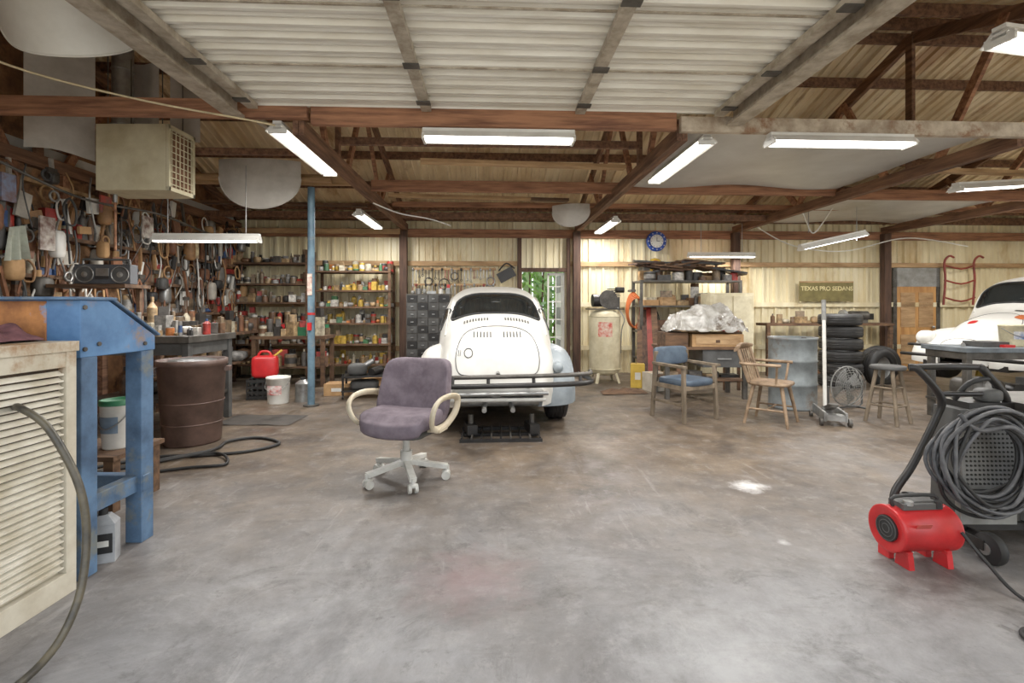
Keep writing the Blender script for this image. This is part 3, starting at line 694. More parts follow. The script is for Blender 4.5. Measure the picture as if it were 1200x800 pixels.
b.box((0,-.066,.12),(.12,.01,.09),STEEL); b.box((0,-.072,.07),(.13,.01,.03),BLACK); b.tube([(-.22,0,.2),(-.22,0,.26),(.22,0,.26),(.22,0,.2)],.012,DGREY,n=8)
b.cyl((.2,.03,.2),(.36,.03,.52),.003,STEEL,n=6)
b.fin('radio',(-4.25,5.1,1.54),.15,bev=.006)
b=Bd(); b.bb((-4.7,4.9,1.50),(-3.9,5.25,1.535),DKW)
for xx in (-4.65,-4.0): b.beam((xx,5.22,1.0),(xx,5.22,1.51),.04,.04,DKW)
b.bb((-4.65,5.0,1.0),(-3.95,5.2,1.02),DKW)
b.fin('radio_shelf')
# ================= back shelves (left) =================
def shelf(name,u0,u1,v0,v1,zs,mat,top,mats,seed,hm=.26,n=12,size=1,goodsname='stored_cans'):
    b=Bd()
    nb=max(2,int((u1-u0)/.95)+1)
    for i in range(nb):
        uu=u0+(u1-u0)*i/(nb-1)
        for vv in (v0+.03,v1-.03): b.bb((uu-.025,vv-.02,0),(uu+.025,vv+.02,top),mat)
    for z in zs: b.bb((u0-.02,v0,z-.015),(u1+.02,v1,z+.015),mat)
    b.fin(name,rz=TH)
    b=Bd(); rr=random.Random(seed); vc=(v0+v1)/2
    for z in zs: 
        goods(b,(u0+.05,vc-.10,z+.015),(u1-.05,vc-.10,z+.015),n,hm*.8,mats,rr,.03,size)
        goods(b,(u0+.05,vc+.09,z+.015),(u1-.05,vc+.09,z+.015),n*.8,hm,mats,rr,.03,size*1.3)
    b.fin(goodsname,rz=TH)
DK2=[CANC[i] for i in (6,12,10,11,7,10,12,9,0,8,6,8,11,2)]
shelf('storage_shelf',-4.75,-3.35,9.0,9.42,(.25,.62,1.0,1.38,1.72,2.1),DKW,2.35,DK2,31,.33,15,1.1)
shelf('storage_shelf',-3.2,-1.85,8.95,9.42,(.25,.62,1.0,1.30,1.60,1.95),DKW,2.1,[CANC[i] for i in (0,1,2,8,4,5,10,1,2,9,7,6,1,8)],32,.27,17,1.2)
b=Bd(); b.bb((-4.55,6.2,.86),(-4.05,8.8,.9),DKW)
for vv in (6.25,7.5,8.75):
    b.bb((-4.15,vv-.03,0),(-4.09,vv+.03,.86),DKW); b.bb((-4.55,vv-.03,0),(-4.49,vv+.03,.86),DKW)
b.bb((-4.55,6.2,.40),(-4.05,8.8,.43),DKW); b.fin('wooden_bench',rz=TH)
b=Bd(); rr=random.Random(41)
for u in (-4.42,-4.18): goods_v(b,u,6.25,8.75,.9,16,.46,DK2+[RI,RI],rr,1.2); goods_v(b,u,6.3,8.7,.43,9,.38,DK2,rr,1.5)
b.fin('bench_parts',rz=TH)
b=Bd(); b.bb((-3.9,8.05,.78),(-2.7,8.6,.83),DKW)
for uu in (-3.85,-2.75):
    for vv in (8.1,8.55): b.bb((uu-.03,vv-.03,0),(uu+.03,vv+.03,.78),DKW)
b.bb((-3.85,8.1,.3),(-2.75,8.55,.33),DKW); b.fin('wooden_bench',rz=TH)
b=Bd(); rr=random.Random(42)
for vv in (8.2,8.45): goods(b,(-3.8,vv,.83),(-2.8,vv,.83),10,.46,DK2+[GREEN,RED],rr,.05,1.3); goods(b,(-3.8,vv,.33),(-2.8,vv,.33),6,.40,DK2,rr,.05,1.6)
b.fin('bench_parts',rz=TH)
b=Bd(); b.box((0,0,.16),(.34,.3,.24),mk('turquoise_paint',(84,128,128),(60,92,92))); b.cyl((-.1,-.16,.14),(.1,-.16,.14),.06,DSTEEL); b.cyl((-.08,0,.26),(-.08,0,.36),.05,DSTEEL); b.cyl((.08,0,.26),(.08,0,.36),.05,DSTEEL); b.box((0,0,.03),(.4,.34,.03),DSTEEL)
b.fin('engine_pump',tuple(b2w(-3.35,7.4,.0)),0.3,bev=.008)
b=Bd(); b.cyl((0,0,0),(0,0,2.88),.045,POLEB,n=20); b.cyl((0,0,0),(0,0,.02),.1,DSTEEL,n=16)
b.box((0,-.050,1.6),(.06,.01,.28),mk('pole_label',(220,212,196),(170,110,96),scale=20)); b.cyl((0,0,1.2),(0,0,1.23),.049,RED,n=20); b.box((0,-.055,1.05),(.05,.03,.1),RED)
b.fin('steel_pole',(-2.65,6.42,0))
bucket('plastic_bucket',(-3.18,6.62,0),.15,.36,WHITE,None,mk('lbl_red',(226,220,214),(200,70,60),scale=18))
b=Bd()
b.sup((0,0,.15),(.17,.13,.16),RED,.35,.4); b.tube([(-.1,0,.28),(-.06,0,.36),(.04,0,.36),(.08,0,.29)],.018,RED,n=8,cr=4); b.cyl((.1,0,.28),(.22,0,.38),.016,YEL,n=8)
b.fin('gas_can',(-3.55,7.0,.30),.3)
def crate(name,loc,w,d,h,mat,rz=0):
    b=Bd(); t=.015
    b.bb((-w/2,-d/2,0),(w/2,d/2,t),mat)
    for zz in (h*.1,h*.35,h*.6,h*.9):
        for s_ in (-1,1): b.box((0,s_*d/2,zz),(w,t,h*.12),mat); b.box((s_*w/2,0,zz),(t,d,h*.12),mat)
    for i in range(6):
        x=-w/2+w*i/5
        for s_ in (-1,1): b.box((x,s_*d/2,h/2),(.02,t*1.1,h),mat)
    for i in range(5):
        y=-d/2+d*i/4
        for s_ in (-1,1): b.box((s_*w/2,y,h/2),(t*1.1,.02,h),mat)
    return b.fin(name,loc,rz)
crate('milk_crate',(-3.55,7.0,0),.36,.34,.29,BLACK,.1); 
b=Bd(); b.cyl((0,0,0),(0,0,.25),.10,STEEL,n=20); b.cyl((0,0,.25),(0,0,.30),.10,STEEL,r2=.04,n=20); b.cyl((0,0,.30),(0,0,.33),.035,BLACK,n=12); b.fin('solvent_can',(-2.9,6.75,0))
def cbox(name,loc,w,d,h,rz=0,mat=CARD,open_=False):
    b=Bd(); t=.006
    if open_:
        b.bb((-w/2,-d/2,0),(w/2,d/2,t),mat)
        for s_ in (-1,1): b.box((0,s_*d/2,h/2),(w,t,h),mat); b.box((s_*w/2,0,h/2),(t,d,h),mat); b.box((0,s_*(d/2+.05),h+.02),(w,.12,t),mat,rot=(s_*-.6+0,0,0))
    else:
        b.bb((-w/2,-d/2,0),(w/2,d/2,h),mat); b.box((0,0,h+.001),(w*.99,.05,.002),PALEW); b.box((0,-d/2-.001,h*.5),(w*.4,.002,h*.3),WHITE); b.box((0,-.02,h+.002),(w,.003,.002),DKW)
    return b.fin(name,loc,rz)
cbox('cardboard_box',(-2.6,7.3,0),.36,.28,.17,.1); cbox('cardboard_box',(-2.25,7.9,0),.34,.3,.2,.4,open_=True)
b=Bd(); b.bb((-.3,-.2,.30),(.3,.2,.32),BLKM); b.bb((-.3,-.2,.1),(.3,.2,.12),BLKM)
for xx in (-.28,.28):
    for yy in (-.18,.18): b.cyl((xx,yy,.05),(xx,yy,.36),.015,BLKM,n=8); b.cyl((xx-.01,yy,.03),(xx+.01,yy,.03),.03,BLACK,n=12)
b.sup((-.1,0,.40),(.14,.12,.09),DGREY,.6,.6); b.cyl((.1,-.1,.36),(.22,.1,.38),.06,BLKM); b.cyl((.0,0,.45),(.12,.02,.52),.04,STEEL); b.sup((0,0,.18),(.2,.14,.07),DGREY,.5,.5)
b.fin('parts_cart',(-2.15,7.1,0),.2)
b=Bd(); b.sup((0,0,.07),(.14,.1,.07),GREY,.6,.6); b.tube([(-.1,0,.1),(0,0,.2),(.1,0,.1)],.012,BLACK,n=6,cr=4); b.cyl((.1,0,.06),(.2,.02,.06),.03,BLKM); b.fin('power_tool',(-1.75,6.9,0),.4)
b=Bd(); b.grid(lambda s,t:(-3.30+.85*s,5.35+.5*t,.008+.004*sin(s*12)),10,6,mk('mat_dark',(74,68,62),(52,48,44),rough=.8)); b.fin('floor_mat')
b=Bd()
b.tube([(-3.6,3.6,.015),(-3.1,4.15,.015),(-2.7,4.22,.015),(-2.35,4.35,.015),(-2.2,4.6,.015),(-2.5,4.8,.015),(-2.72,4.66,.018),(-2.7,4.35,.02),(-3.1,3.95,.02),(-3.4,3.56,.015)],.014,BLACK,n=8,cr=8)
b.tube([(-3.5,3.65,.015),(-2.95,3.75,.015),(-2.6,3.9,.015),(-2.35,4.0,.015),(-2.6,4.25,.03),(-3.0,4.0,.015),(-3.3,3.7,.015)],.012,BLACK,n=8,cr=8)
b.fin('air_hose')

# ================= unit heater =================
b=Bd(); X0,X1,Y0,Y1,Z0,Z1=-4.15,-3.42,4.85,5.25,2.47,3.13
HC=mk('heater_cream',(220,212,180),(192,180,144),rough=.5,scale=3)
b.bb((X0,Y0,Z0),(X1-.03,Y1,Z1),HC)
b.bb((X1-.03,Y0,Z1-.04),(X1,Y1,Z1),HC); b.bb((X1-.03,Y0,Z0),(X1,Y1,Z0+.04),HC); b.bb((X1-.03,Y0,Z0),(X1,Y0+.03,Z1),HC); b.bb((X1-.03,Y1-.03,Z0),(X1,Y1,Z1),HC)
b.bb((X1-.032,Y0,Z0),(X1-.028,Y1,Z1),mk('heater_inside',(150,110,84),(110,76,56)))
for k in range(9): z=Z0+.07+k*.065; b.box((X1-.008,(Y0+Y1)/2,z),(.02,Y1-Y0-.04,.008),HC,rot=(0,.5,0))
for k in range(6): y=Y0+.05+k*.06; b.bb((X1-.012,y,Z0+.03),(X1-.004,y+.008,Z1-.03),HC)
for xx in (X0+.08,X1-.1): 
    for yy in (Y0+.05,Y1-.05): b.cyl((xx,yy,Z1),(xx,yy,3.95),.006,DSTEEL,n=6)
b.cyl((X0+.03,Y0+.2,Z0-.08),(X0+.03,Y0+.2,Z0),.02,STEEL)
b.tube([(X0-.05,Y0+.3,1.9),(X0-.05,Y0+.3,2.7),(X0,Y0+.3,2.7)],.012,BEAM,n=8)
b.fin('unit_heater',bev=.004)
b=Bd(); b.cyl((-4.28,5.35,2.95),(-4.28,5.35,4.45),.10,STEEL,n=20)
for z in (3.3,3.9): b.ring((-4.28,5.35,z),.102,.01,STEEL)
b.fin('flue_duct')
b=Bd(); 
GS=mk('grey_sheet',(206,200,190),(168,160,148),rough=.5,scale=2)
b.grid(lambda s,t:(-4.72+.35*s,4.7+.4*s,2.85+1.15*t+.03*sin(s*4)),8,8,GS)
b.grid(lambda s,t:(-4.36+.30*s,5.6+.02*sin(s*6),2.7+1.4*t),8,8,GS)
b.grid(lambda s,t:(-3.95+.35*s,5.62+.02*sin(s*6),3.2+.9*t),8,8,GS)
b.fin('sheet_metal_panels')
def disc(name,c,rx,rz2,cut,rz,mat,bend=.1):
    b=Bd()
    def f(s,t):
        a=pi*(1+s)
        return (rx*cos(a)*t,bend*(cos(a)*t)**2-.5*bend*sin(a)*t,rz2*sin(a)*t)
    b.grid(f,32,8,mat); b.grid(lambda s,t:(rx*(2*s-1),bend*(2*s-1)**2,cut*t),14,2,mat)
    b.tube([f(i/32,1) for i in range(33)],.008,mat,n=6)
    b.fin(name,c,rz)
disc('hood_panel',(-3.2,6.1,2.95),.50,.40,.22,.1,GS); disc('hood_panel',(.9,7.6,2.82),.3,.25,.1,-.3,GS)
disc('fender_panel',(-3.02,3.1,3.34),.48,.36,.1,.15,mk('white_panel',(228,224,212),(204,198,184),rough=.4,scale=2),.3)
b=Bd()
def cab(pts,r,m): b.tube([b2w(*p) for p in pts],r,m,n=6,cr=8)
OC=mk('cord_cream',(226,206,160)); 
cab([(-3.6,3.2,3.05),(-3.2,3.5,2.93),(-2.6,3.8,2.86),(-2.0,4.05,2.83),(-1.8,4.15,2.82)],.008,OC)
cab([(-1.6,6.7,2.72),(-1.3,7.0,2.64),(-.9,7.2,2.60),(-.6,7.3,2.52)],.010,WHITE)
cab([(4.85,7.4,2.85),(5.0,7.5,2.65),(5.2,7.6,2.5),(5.5,7.6,2.9)],.010,WHITE)
cab([(4.9,8.8,2.8),(5.6,8.8,2.45),(6.6,8.8,2.35),(7.8,8.8,2.6),(9,8.8,2.45)],.01,WHITE)
cab([(-.2,4.5,3.3),(.3,4.6,3.15),(.7,4.6,3.3),(.8,4.4,3.1)],.007,BLACK)
cab([(-4.5,4.6,2.65),(-4.2,5.2,2.42),(-4.1,6.2,2.45),(-4.2,7.5,2.4),(-4.3,8.7,2.45)],.014,DSTEEL)
b.fin('electrical_cables')

# ================= back wall centre =================
b=Bd(); rr=random.Random(9)
for i in range(1500):
    c=b2w(rr.uniform(-.4,2.8),VB+rr.uniform(1.0,1.9),rr.uniform(0,2.8)); a=rr.uniform(0,6.28); l=rr.uniform(.06,.14)
    d=V(cos(a),rr.uniform(-.6,.6),sin(a)).normalized()*l; e=d.orthogonal().normalized()*l*.4
    b.add([c-d,c+e,c+d,c-e],[(0,1,2,3)],LEAF)
for k in range(9): 
    q=b2w(-.1+.3*k,VB+1.4,-.13); b.cyl(q,q+V(.1,0,2.4),.02,DKW,n=6)
b.fin('garden_shrub')
b=Bd()
for k in range(22):
    q=b2w(-1.6+.25*k,VB+2.3,0); b.box((q.x,q.y,1.3),(.22,.03,2.9),mk('screen_green',(190,206,160),(130,156,96),scale=3))
b.fin('sky_screen')  # green boards added behind the shrub to screen off the bright sky
b=Bd()
b.bb((1.40,VB+.07,.02),(1.44,VB+.85,1.98),WHITE) 
for z in (.3,.95,1.6): b.bb((1.385,VB+.12,z),(1.40,VB+.78,z+.35),GREY)
b.fin('door_1',rz=TH)
b=Bd(); b.bb((1.12,VB-.03,0.0),(1.15,VB+.02,1.98),WHITE); b.bb((1.42,VB-.03,0.0),(1.455,VB+.02,1.98),WHITE); b.bb((1.12,VB-.03,1.93),(1.455,VB+.02,1.98),WHITE)
for z in (.35,.7,1.05,1.4,1.7): b.bb((1.15,VB-.02,z),(1.42,VB+.01,z+.02),WHITE)
b.bb((1.28,VB-.02,0),(1.295,VB+.01,1.93),WHITE)
b.fin('screen_door',rz=TH)
b=Bd(); rr=random.Random(15)
b.bb((-1.5,VB-.13,2.02),(.1,VB-.11,2.07),PALEW); b.bb((-1.5,VB-.13,1.72),(.1,VB-.11,1.76),PALEW)
for i in range(52):
    u=-1.5+(i%26)*.062; l=rr.uniform(.1,.32); z=2.03-(.30 if i>=26 else 0); m=rr.choice([STEEL,DSTEEL,BLKM,STEEL,REDM])
    b.box((u,VB-.14,z-l/2),(.014,.01,l),m); b.ring((u,VB-.14,z-l-.01),.018,.007,m,axis='Y',n=10,nn=5)
    if i%3==0: b.sup((u,VB-.15,z+.0),(.022,.012,.03),m,.7,.7,n=8,m=6)
for (u,z,r) in ((-.9,1.75,.1),(-.7,1.9,.07),(.0,1.8,.08),(-1.2,1.8,.07)): b.ring((u,VB-.15,z),r,.012,rr.choice([BLACK,STEEL,DSTEEL]),axis='Y')
b.fin('wall_hung_wrenches',rz=TH)
b=Bd(); b.box((.30,VB-.18,1.93),(.33,.04,.2),BLKM,rot=(0,-.5,0)); b.tube([(.15,VB-.2,2.0),(.3,VB-.2,2.15),(.46,VB-.2,2.05)],.015,BLKM,cr=4); b.fin('tool_satchel',rz=TH)
b=Bd(); b.bb((-1.55,9.0,.05),(-.75,9.4,1.55),DSTEEL)
for r_ in range(10):
    for k in range(4):
        u=-1.53+k*.195; z=.12+r_*.142; b.bb((u,8.98,z),(u+.18,9.0,z+.125),DGREY if (r_+k)%3 else BLKM); b.box((u+.09,8.972,z+.06),(.05,.012,.015),STEEL)
b.fin('parts_drawer_cabinet',rz=TH)
b=Bd(); rr=random.Random(18); goods(b,(-1.5,9.2,1.55),(-.8,9.2,1.55),6,.25,[WHITE,GREY,STEEL,RED],rr,.05); b.fin('paint_pots',rz=TH)
b=Bd(); b.bb((-.6,9.05,0),(.4,9.42,.9),DKW); b.bb((-.65,9.0,.9),(.45,9.43,.95),DKW); b.bb((-.55,9.03,.1),(-.12,9.05,.8),DGREY); b.bb((-.08,9.03,.1),(.35,9.05,.8),DGREY); b.fin('tool_cabinet',rz=TH,bev=.004)
b=Bd(); b.lathe([(0,-.03),(.13,-.03),(.13,-.035),(.19,-.04),(.20,0)],(0,0,0),BLUE,n=32,axis='Y'); b.lathe([(0,-.042),(.13,-.040)],(0,0,0),WHITE,n=32,axis='Y')
b.box((0,-.045,.035),(.01,.004,.08),BLACK); b.box((.03,-.045,0),(.06,.004,.01),BLACK)
for k in range(12): a=k*pi/6; b.box((.11*cos(a),-.044,.11*sin(a)),(.012,.003,.012),BLACK); b.box((.165*cos(a),-.044,.165*sin(a)),(.02,.003,.02),WHITE)
b.fin('wall_clock',tuple(b2w(3.26,9.46,2.60)),TH)
b=Bd(); b.lathe([(0,-.02),(.12,-.02),(.14,-.012),(.15,0)],(0,0,0),YEL,n=28,axis='Y'); b.ring((0,-.02,0),.1,.008,ORNG,axis='Y'); b.box((0,-.025,0),(.1,.004,.02),BLACK); b.fin('round_sign',tuple(b2w(3.24,9.46,2.12)),TH)
# ================= compressor =================
b=Bd(); b.lathe([(0,.12),(.15,.13),(.24,.18),(.27,.26),(.27,1.12),(.24,1.2),(.15,1.25),(0,1.26)],(0,0,0),CREAMT,n=32)
b.ring((0,0,.24),.272,.008,CREAMT); b.ring((0,0,1.14),.272,.008,CREAMT)
for k in range(4): a=pi/4+k*pi/2; b.beam((.2*cos(a),.2*sin(a),.22),(.28*cos(a),.28*sin(a),0),.05,.02,CREAMT)
b.bb((-.30,-.16,1.26),(.30,.16,1.28),BLKM); b.cyl((-.22,0,1.42),(0,0,1.42),.11,BLKM,n=20); b.box((.16,0,1.38),(.16,.2,.2),DSTEEL)
for k in range(5): b.box((.16,0,1.50+.03*k),(.19-.02*(k%2),.16,.014),BLKM)
b.cyl((.03,-.1,1.44),(.03,-.13,1.44),.16,DSTEEL,n=24); b.cyl((.16,-.12,1.6),(.30,-.12,1.6),.05,BLKM)
b.grid(lambda s,t:(.2725*sin(-.7+.9*s),-.2725*cos(-.7+.9*s),.80+.25*t),8,2,mk('tank_label',(226,216,196),(206,80,64),scale=16))
b.tube([(.2,-.1,1.3),(.3,-.15,1.1),(.27,-.1,.9),(.27,-.05,.5)],.01,STEEL,n=6,cr=4)
b.fin('air_compressor',(1.62,8.5,0),.1)
b=Bd()
for k in range(5): b.ring((2.32+.015*k,9.32-.02*k,1.25-.015*k),.13+.01*k,.014,ORNG,axis='Y',n=28,nn=6,r2=.33-.01*k)
b.box((2.32,9.42,1.62),(.1,.25,.04),DSTEEL); b.fin('coiled_air_hose')
b=Bd()
for k in range(4): b.ring((2.62+.015*k,9.35-.02*k,1.0),.12+.01*k,.012,BLACK,axis='Y',n=28,nn=6,r2=.3)
b.box((2.62,9.45,1.33),(.08,.3,.04),DSTEEL); b.fin('coiled_cable')
b=Bd()
for k in range(4): b.beam((2.15+.09*k,8.2-.05*k,.02),(2.40+.08*k,9.1,1.15+.1*k),.10,.03,[DKW,POST,REDM,DKW][k])
b.fin('leaning_planks')
cbox('cardboard_box',(2.25,7.65,0),.30,.26,.28,.3,mat=mk('box_white',(216,208,192),(190,180,160))); cbox('oil_carton',(2.05,7.95,0),.22,.2,.38,-.2,mat=YEL); cbox('cardboard_box',(2.62,7.95,0),.34,.26,.22,.1)
b=Bd(); b.grid(lambda s,t:(1.35+.7*s,7.2+.3*t+.1*s,.01+.06*abs(sin(s*9+t*4))*min(1,4*min(s,1-s,t,1-t))),20,12,DKW); b.fin('dirty_tarp')
b=Bd(); b.bb((2.15,6.85,.70),(3.35,7.5,.74),DKW); 
for xx in (2.2,3.3):
    for yy in (6.9,7.45): b.bb((xx-.03,yy-.03,0),(xx+.03,yy+.03,.70),DSTEEL)
b.bb((2.2,6.9,.25),(3.3,7.45,.28),DKW); b.bb((2.7,6.88,.45),(3.3,7.4,.70),DGREY); b.box((3.0,6.87,.57),(.2,.02,.02),STEEL)
b.fin('work_table',bev=.003)
b=Bd(); b.bb((2.55,6.88,.742),(3.28,7.3,.92),CARD); b.bb((2.6,6.872,.77),(3.23,6.88,.90),PALEW); b.bb((2.88,6.865,.80),(2.94,6.875,.84),DKW); b.bb((2.18,6.9,.742),(2.50,7.3,.94),DKW); b.bb((2.6,7.32,.742),(3.2,7.48,.93),CARD)
b.fin('wooden_drawer_crate',bev=.003)
# crumpled plastic sheeting draped over the pile
b=Bd()
def pile(s,t):
    a=2*pi*s; e=.7; ca=math.copysign(abs(cos(a))**e,cos(a)); sa=math.copysign(abs(sin(a))**e,sin(a))
    r=1.0+.14*mnoise.noise(Vector((cos(a)*2.3,sin(a)*2.3,3.1)))
    x=.60*ca*t*r; y=.33*sa*t*r
    h=.37*(1-t**3.2)
    h*=1+.35*mnoise.noise(Vector((x*3.5,y*3.5,1.7)))
    q=Vector((x*4,y*4,h*5)); f=0;am=1
    for k in range(3):
        f+=am*(1-abs(mnoise.noise(q))*3.0); q=q*2.0+Vector((5,3,1)); am*=.5
    return (x*(1+.03*f),y*(1+.03*f),max(.0,h+.036*f*(.35+.65*min(1,t*1.3))-.01))
b.grid(pile,150,60,PLAST,smooth=True)
b.fin('plastic_wrapped_bundle',(2.80,7.12,.945),.1)
crate('red_crate',(3.42,7.7,.93),.22,.2,.14,RED,.1)
b=Bd(); b.bb((3.3,7.6,.88),(3.6,7.8,.925),DKW); b.bb((3.32,7.62,0),(3.36,7.66,.88),DKW); b.bb((3.54,7.62,0),(3.58,7.66,.88),DKW); b.bb((3.43,7.76,0),(3.47,7.79,.88),DKW); b.fin('plant_stand')
b=Bd(); rr=random.Random(50); goods(b,(2.2,7.1,.28),(3.3,7.1,.28),6,.16,DK2,rr,.1,1.4); b.fin('table_parts_boxes')
shelf('metal_rack',2.75,4.6,8.75,9.3,(.35,.85,1.32,1.78),DSTEEL,1.8,DK2+[CARD,PALEW],61,.42,9,1.8,'rack_clutter')
b=Bd(); rr=random.Random(62)
for k in range(22): b.box(b2w(rr.uniform(3.0,4.4),rr.uniform(8.9,9.1),2.0+.03*(k%6)),(rr.uniform(.3,.9),.3,.03),rr.choice([DKW,BLKM,POST,DKW]),rot=(0,rr.uniform(-.2,.2),rr.uniform(-.4,.4)))
b.fin('scrap_pile')
b=Bd(); b.bb((4.0,7.9,.03),(4.75,8.35,1.55),CREAMT); b.bb((4.04,7.88,.08),(4.36,7.9,1.5),CREAMT); b.bb((4.39,7.88,.08),(4.71,7.9,1.5),CREAMT); b.box((4.34,7.87,.8),(.015,.02,.12),STEEL); b.box((4.41,7.87,.8),(.015,.02,.12),STEEL); 
b.fin('metal_cabinet',(-.55,.55,0),bev=.004)
# ================= chairs =================
b=Bd()
b.sup((0,0,.44),(.25,.24,.045),VINYLB,.4,.4); b.sup((0,.23,.72),(.27,.035,.11),VINYLB,.4,.35,rot=(-.12,0,0))
for s_ in (-1,1):
    b.beam((s_*.26,-.22,0),(s_*.25,-.20,.62),.04,.04,GREYW); b.beam((s_*.26,.27,0),(s_*.25,.22,.78),.04,.04,GREYW)
    b.beam((s_*.27,-.25,.63),(s_*.27,.24,.64),.055,.03,GREYW); b.beam((s_*.25,-.2,.2),(s_*.25,.24,.2),.025,.03,GREYW); b.beam((s_*.25,-.2,.39),(s_*.25,.24,.39),.03,.05,GREYW)
b.beam((-.25,-.21,.39),(.25,-.21,.39),.03,.05,GREYW); b.beam((-.25,.23,.39),(.25,.23,.39),.03,.05,GREYW); b.beam((-.25,.0,.2),(.25,.0,.2),.025,.025,GREYW)
b.fin('armchair',(2.04,5.72,0),radians(28),bev=.004)
b=Bd()
WO=mk('chair_wood',(156,130,102),(106,84,62),rough=.6,scale=8)
b.sup((0,0,.45),(.23,.22,.025),WO,.5,.55)
for sx_ in (-1,1):
    for sy in (-1,1): b.cyl((sx_*.15,sy*.14,.44),(sx_*.23,sy*.22,0),.022,WO,r2=.016,n=10)
    b.cyl((sx_*.20,-.19,.17),(sx_*.20,.19,.17),.011,WO,n=8)
    b.cyl((sx_*.21,-.1,.46),(sx_*.25,-.12,.66),.013,WO,n=8); b.cyl((sx_*.2,.18,.46),(sx_*.23,.30,.86),.018,WO,n=8)
b.cyl((-.2,0,.17),(.2,0,.17),.011,WO,n=8)
for k in range(5): x=-.13+.065*k; b.cyl((x,.19,.46),(x*1.2,.29,.82),.009,WO,n=8)
b.tube([(-.25,.29,.83),(-.12,.32,.85),(0,.33,.855),(.12,.32,.85),(.25,.29,.83)],.018,WO,n=10,cr=4,ry=.045)
b.tube([(-.26,-.16,.67),(-.27,.1,.67),(-.23,.25,.67),(0,.30,.675),(.23,.25,.67),(.27,.1,.67),(.26,-.16,.67)],.02,WO,n=8,cr=4,ry=.015)
b.fin('wooden_chair',(2.93,5.5,0),radians(48))
b=Bd(); b.lathe([(0,.60),(.16,.60),(.17,.61),(.17,.635),(.16,.645),(0,.645)],(0,0,0),DGREY,n=28)
for k in range(4): a=pi/4+k*pi/2; b.cyl((.11*cos(a),.11*sin(a),.6),(.22*cos(a),.22*sin(a),0),.02,GREYW,n=10)
for z,q in ((.2,.183),(.4,.147)):
    for k in range(4):
        a=pi/4+k*pi/2;c_=a+pi/2; b.cyl((q*cos(a),q*sin(a),z),(q*cos(c_),q*sin(c_),z),.011,GREYW,n=8)
b.fin('stool',(4.25,5.50,0),.5)
b=Bd(); b.lathe([(0,0),(.285,0),(.29,.02),(.28,.03),(.28,.30),(.292,.315),(.28,.33),(.28,.60),(.292,.615),(.28,.63),(.28,.88),(.29,.89),(.29,.915),(.275,.915),(.27,.89),(0,.89)],(0,0,0),DRUM,n=36); b.cyl((.15,0,.89),(.15,0,.91),.03,DSTEEL); b.fin('oil_drum',(3.66,6.35,0))
def tire(b,c,axis='Z',r=.31,w=.19,m=BLACK,rim=False):
    h=w/2
    b.lathe([(r*.6,-h*.9),(r*.8,-h),(r*.96,-h*.85),(r,-h*.5),(r,h*.5),(r*.96,h*.85),(r*.8,h),(r*.6,h*.9),(r*.58,0),(r*.6,-h*.9)],c,m,n=32,axis=axis)
    for k in (-.4,0,.4): b.ring((c[0]+(k*h if axis=='X' else 0),c[1]+(k*h if axis=='Y' else 0),c[2]+(k*h if axis=='Z' else 0)),r,.006,BLKM,axis=axis,n=32,nn=5)
    if rim: b.lathe([(r*.6,-h*.5),(r*.5,-h*.2),(r*.2,-h*.4),(0,-h*.4)],c,STEEL,n=24,axis=axis)
b=Bd()
for k in range(6): tire(b,(rr.uniform(-.02,.02),rr.uniform(-.02,.02),.1+.2*k))
b.fin('tire_stack',(5.40,8.0,0))
b=Bd(); tire(b,(0,0,.31),'Y',rim=True); b.fin('spare_wheel',(6.05,8.0,0),.3)
b=Bd(); tire(b,(0,0,.31),'Y'); b.fin('loose_tire',(6.5,8.6,0),-.2)
b=Bd()
for k in range(8): b.ring((0,-.06+.0*k,.29),.03+.03*k,.003,GREY,axis='Y',n=28,nn=5)
for k in range(20): a=2*pi*k/20; b.tube([(.03*cos(a),-.07,.29+.03*sin(a)),(.16*cos(a),-.065,.29+.16*sin(a)),(.25*cos(a),-.01,.29+.25*sin(a)),(.24*cos(a),.06,.29+.24*sin(a))],.003,GREY,n=4)
b.ring((0,0,.29),.25,.008,GREY,axis='Y',n=32)
for k in range(4):
    a=k*pi/2+.4; b.M=Matrix.Translation((0,0,.29))@Matrix.Rotation(-a,4,'Y'); b.grid(lambda s,t:(.03+.19*s,.015+.03*(t-.5),(t-.5)*(.05+.12*s)),6,4,STEEL); b.M=Matrix.Identity(4)
b.cyl((0,-.03,.29),(0,.12,.29),.05,DGREY,n=16); b.tube([(-.27,.02,.29),(-.27,.02,.05),(-.2,.0,.02),(.2,.0,.02),(.27,.02,.05),(.27,.02,.29)],.012,DGREY,n=8)
b.cyl((-.2,-.12,.012),(-.2,.12,.012),.012,DGREY,n=8); b.cyl((.2,-.12,.012),(.2,.12,.012),.012,DGREY,n=8)
b.fin('floor_fan',(4.30,6.25,0),.25)
b=Bd(); 
for s_ in (-1,1): b.bb((s_*.10-.012,-.32,.05),(s_*.10+.012,.22,.15),STEEL); b.cyl((s_*.12,-.30,.045),(s_*.15,-.30,.045),.045,DSTEEL); b.cyl((s_*.12,.18,.035),(s_*.15,.18,.035),.035,DSTEEL)
b.bb((-.1,-.32,.06),(.1,-.2,.12),STEEL); b.beam((0,.15,.10),(0,-.2,.2),.06,.05,DSTEEL); b.cyl((0,-.22,.2),(0,-.22,.23),.05,DSTEEL,n=14); b.cyl((0,.1,.1),(0,.0,.1),.05,STEEL)
b.cyl((0,.14,.14),(.0,.20,1.38),.020,WHITE,n=12); b.cyl((.0,.19,1.15),(.0,.20,1.39),.024,GREY,n=12)
b.fin('floor_jack',(3.64,5.60,0),radians(-20))
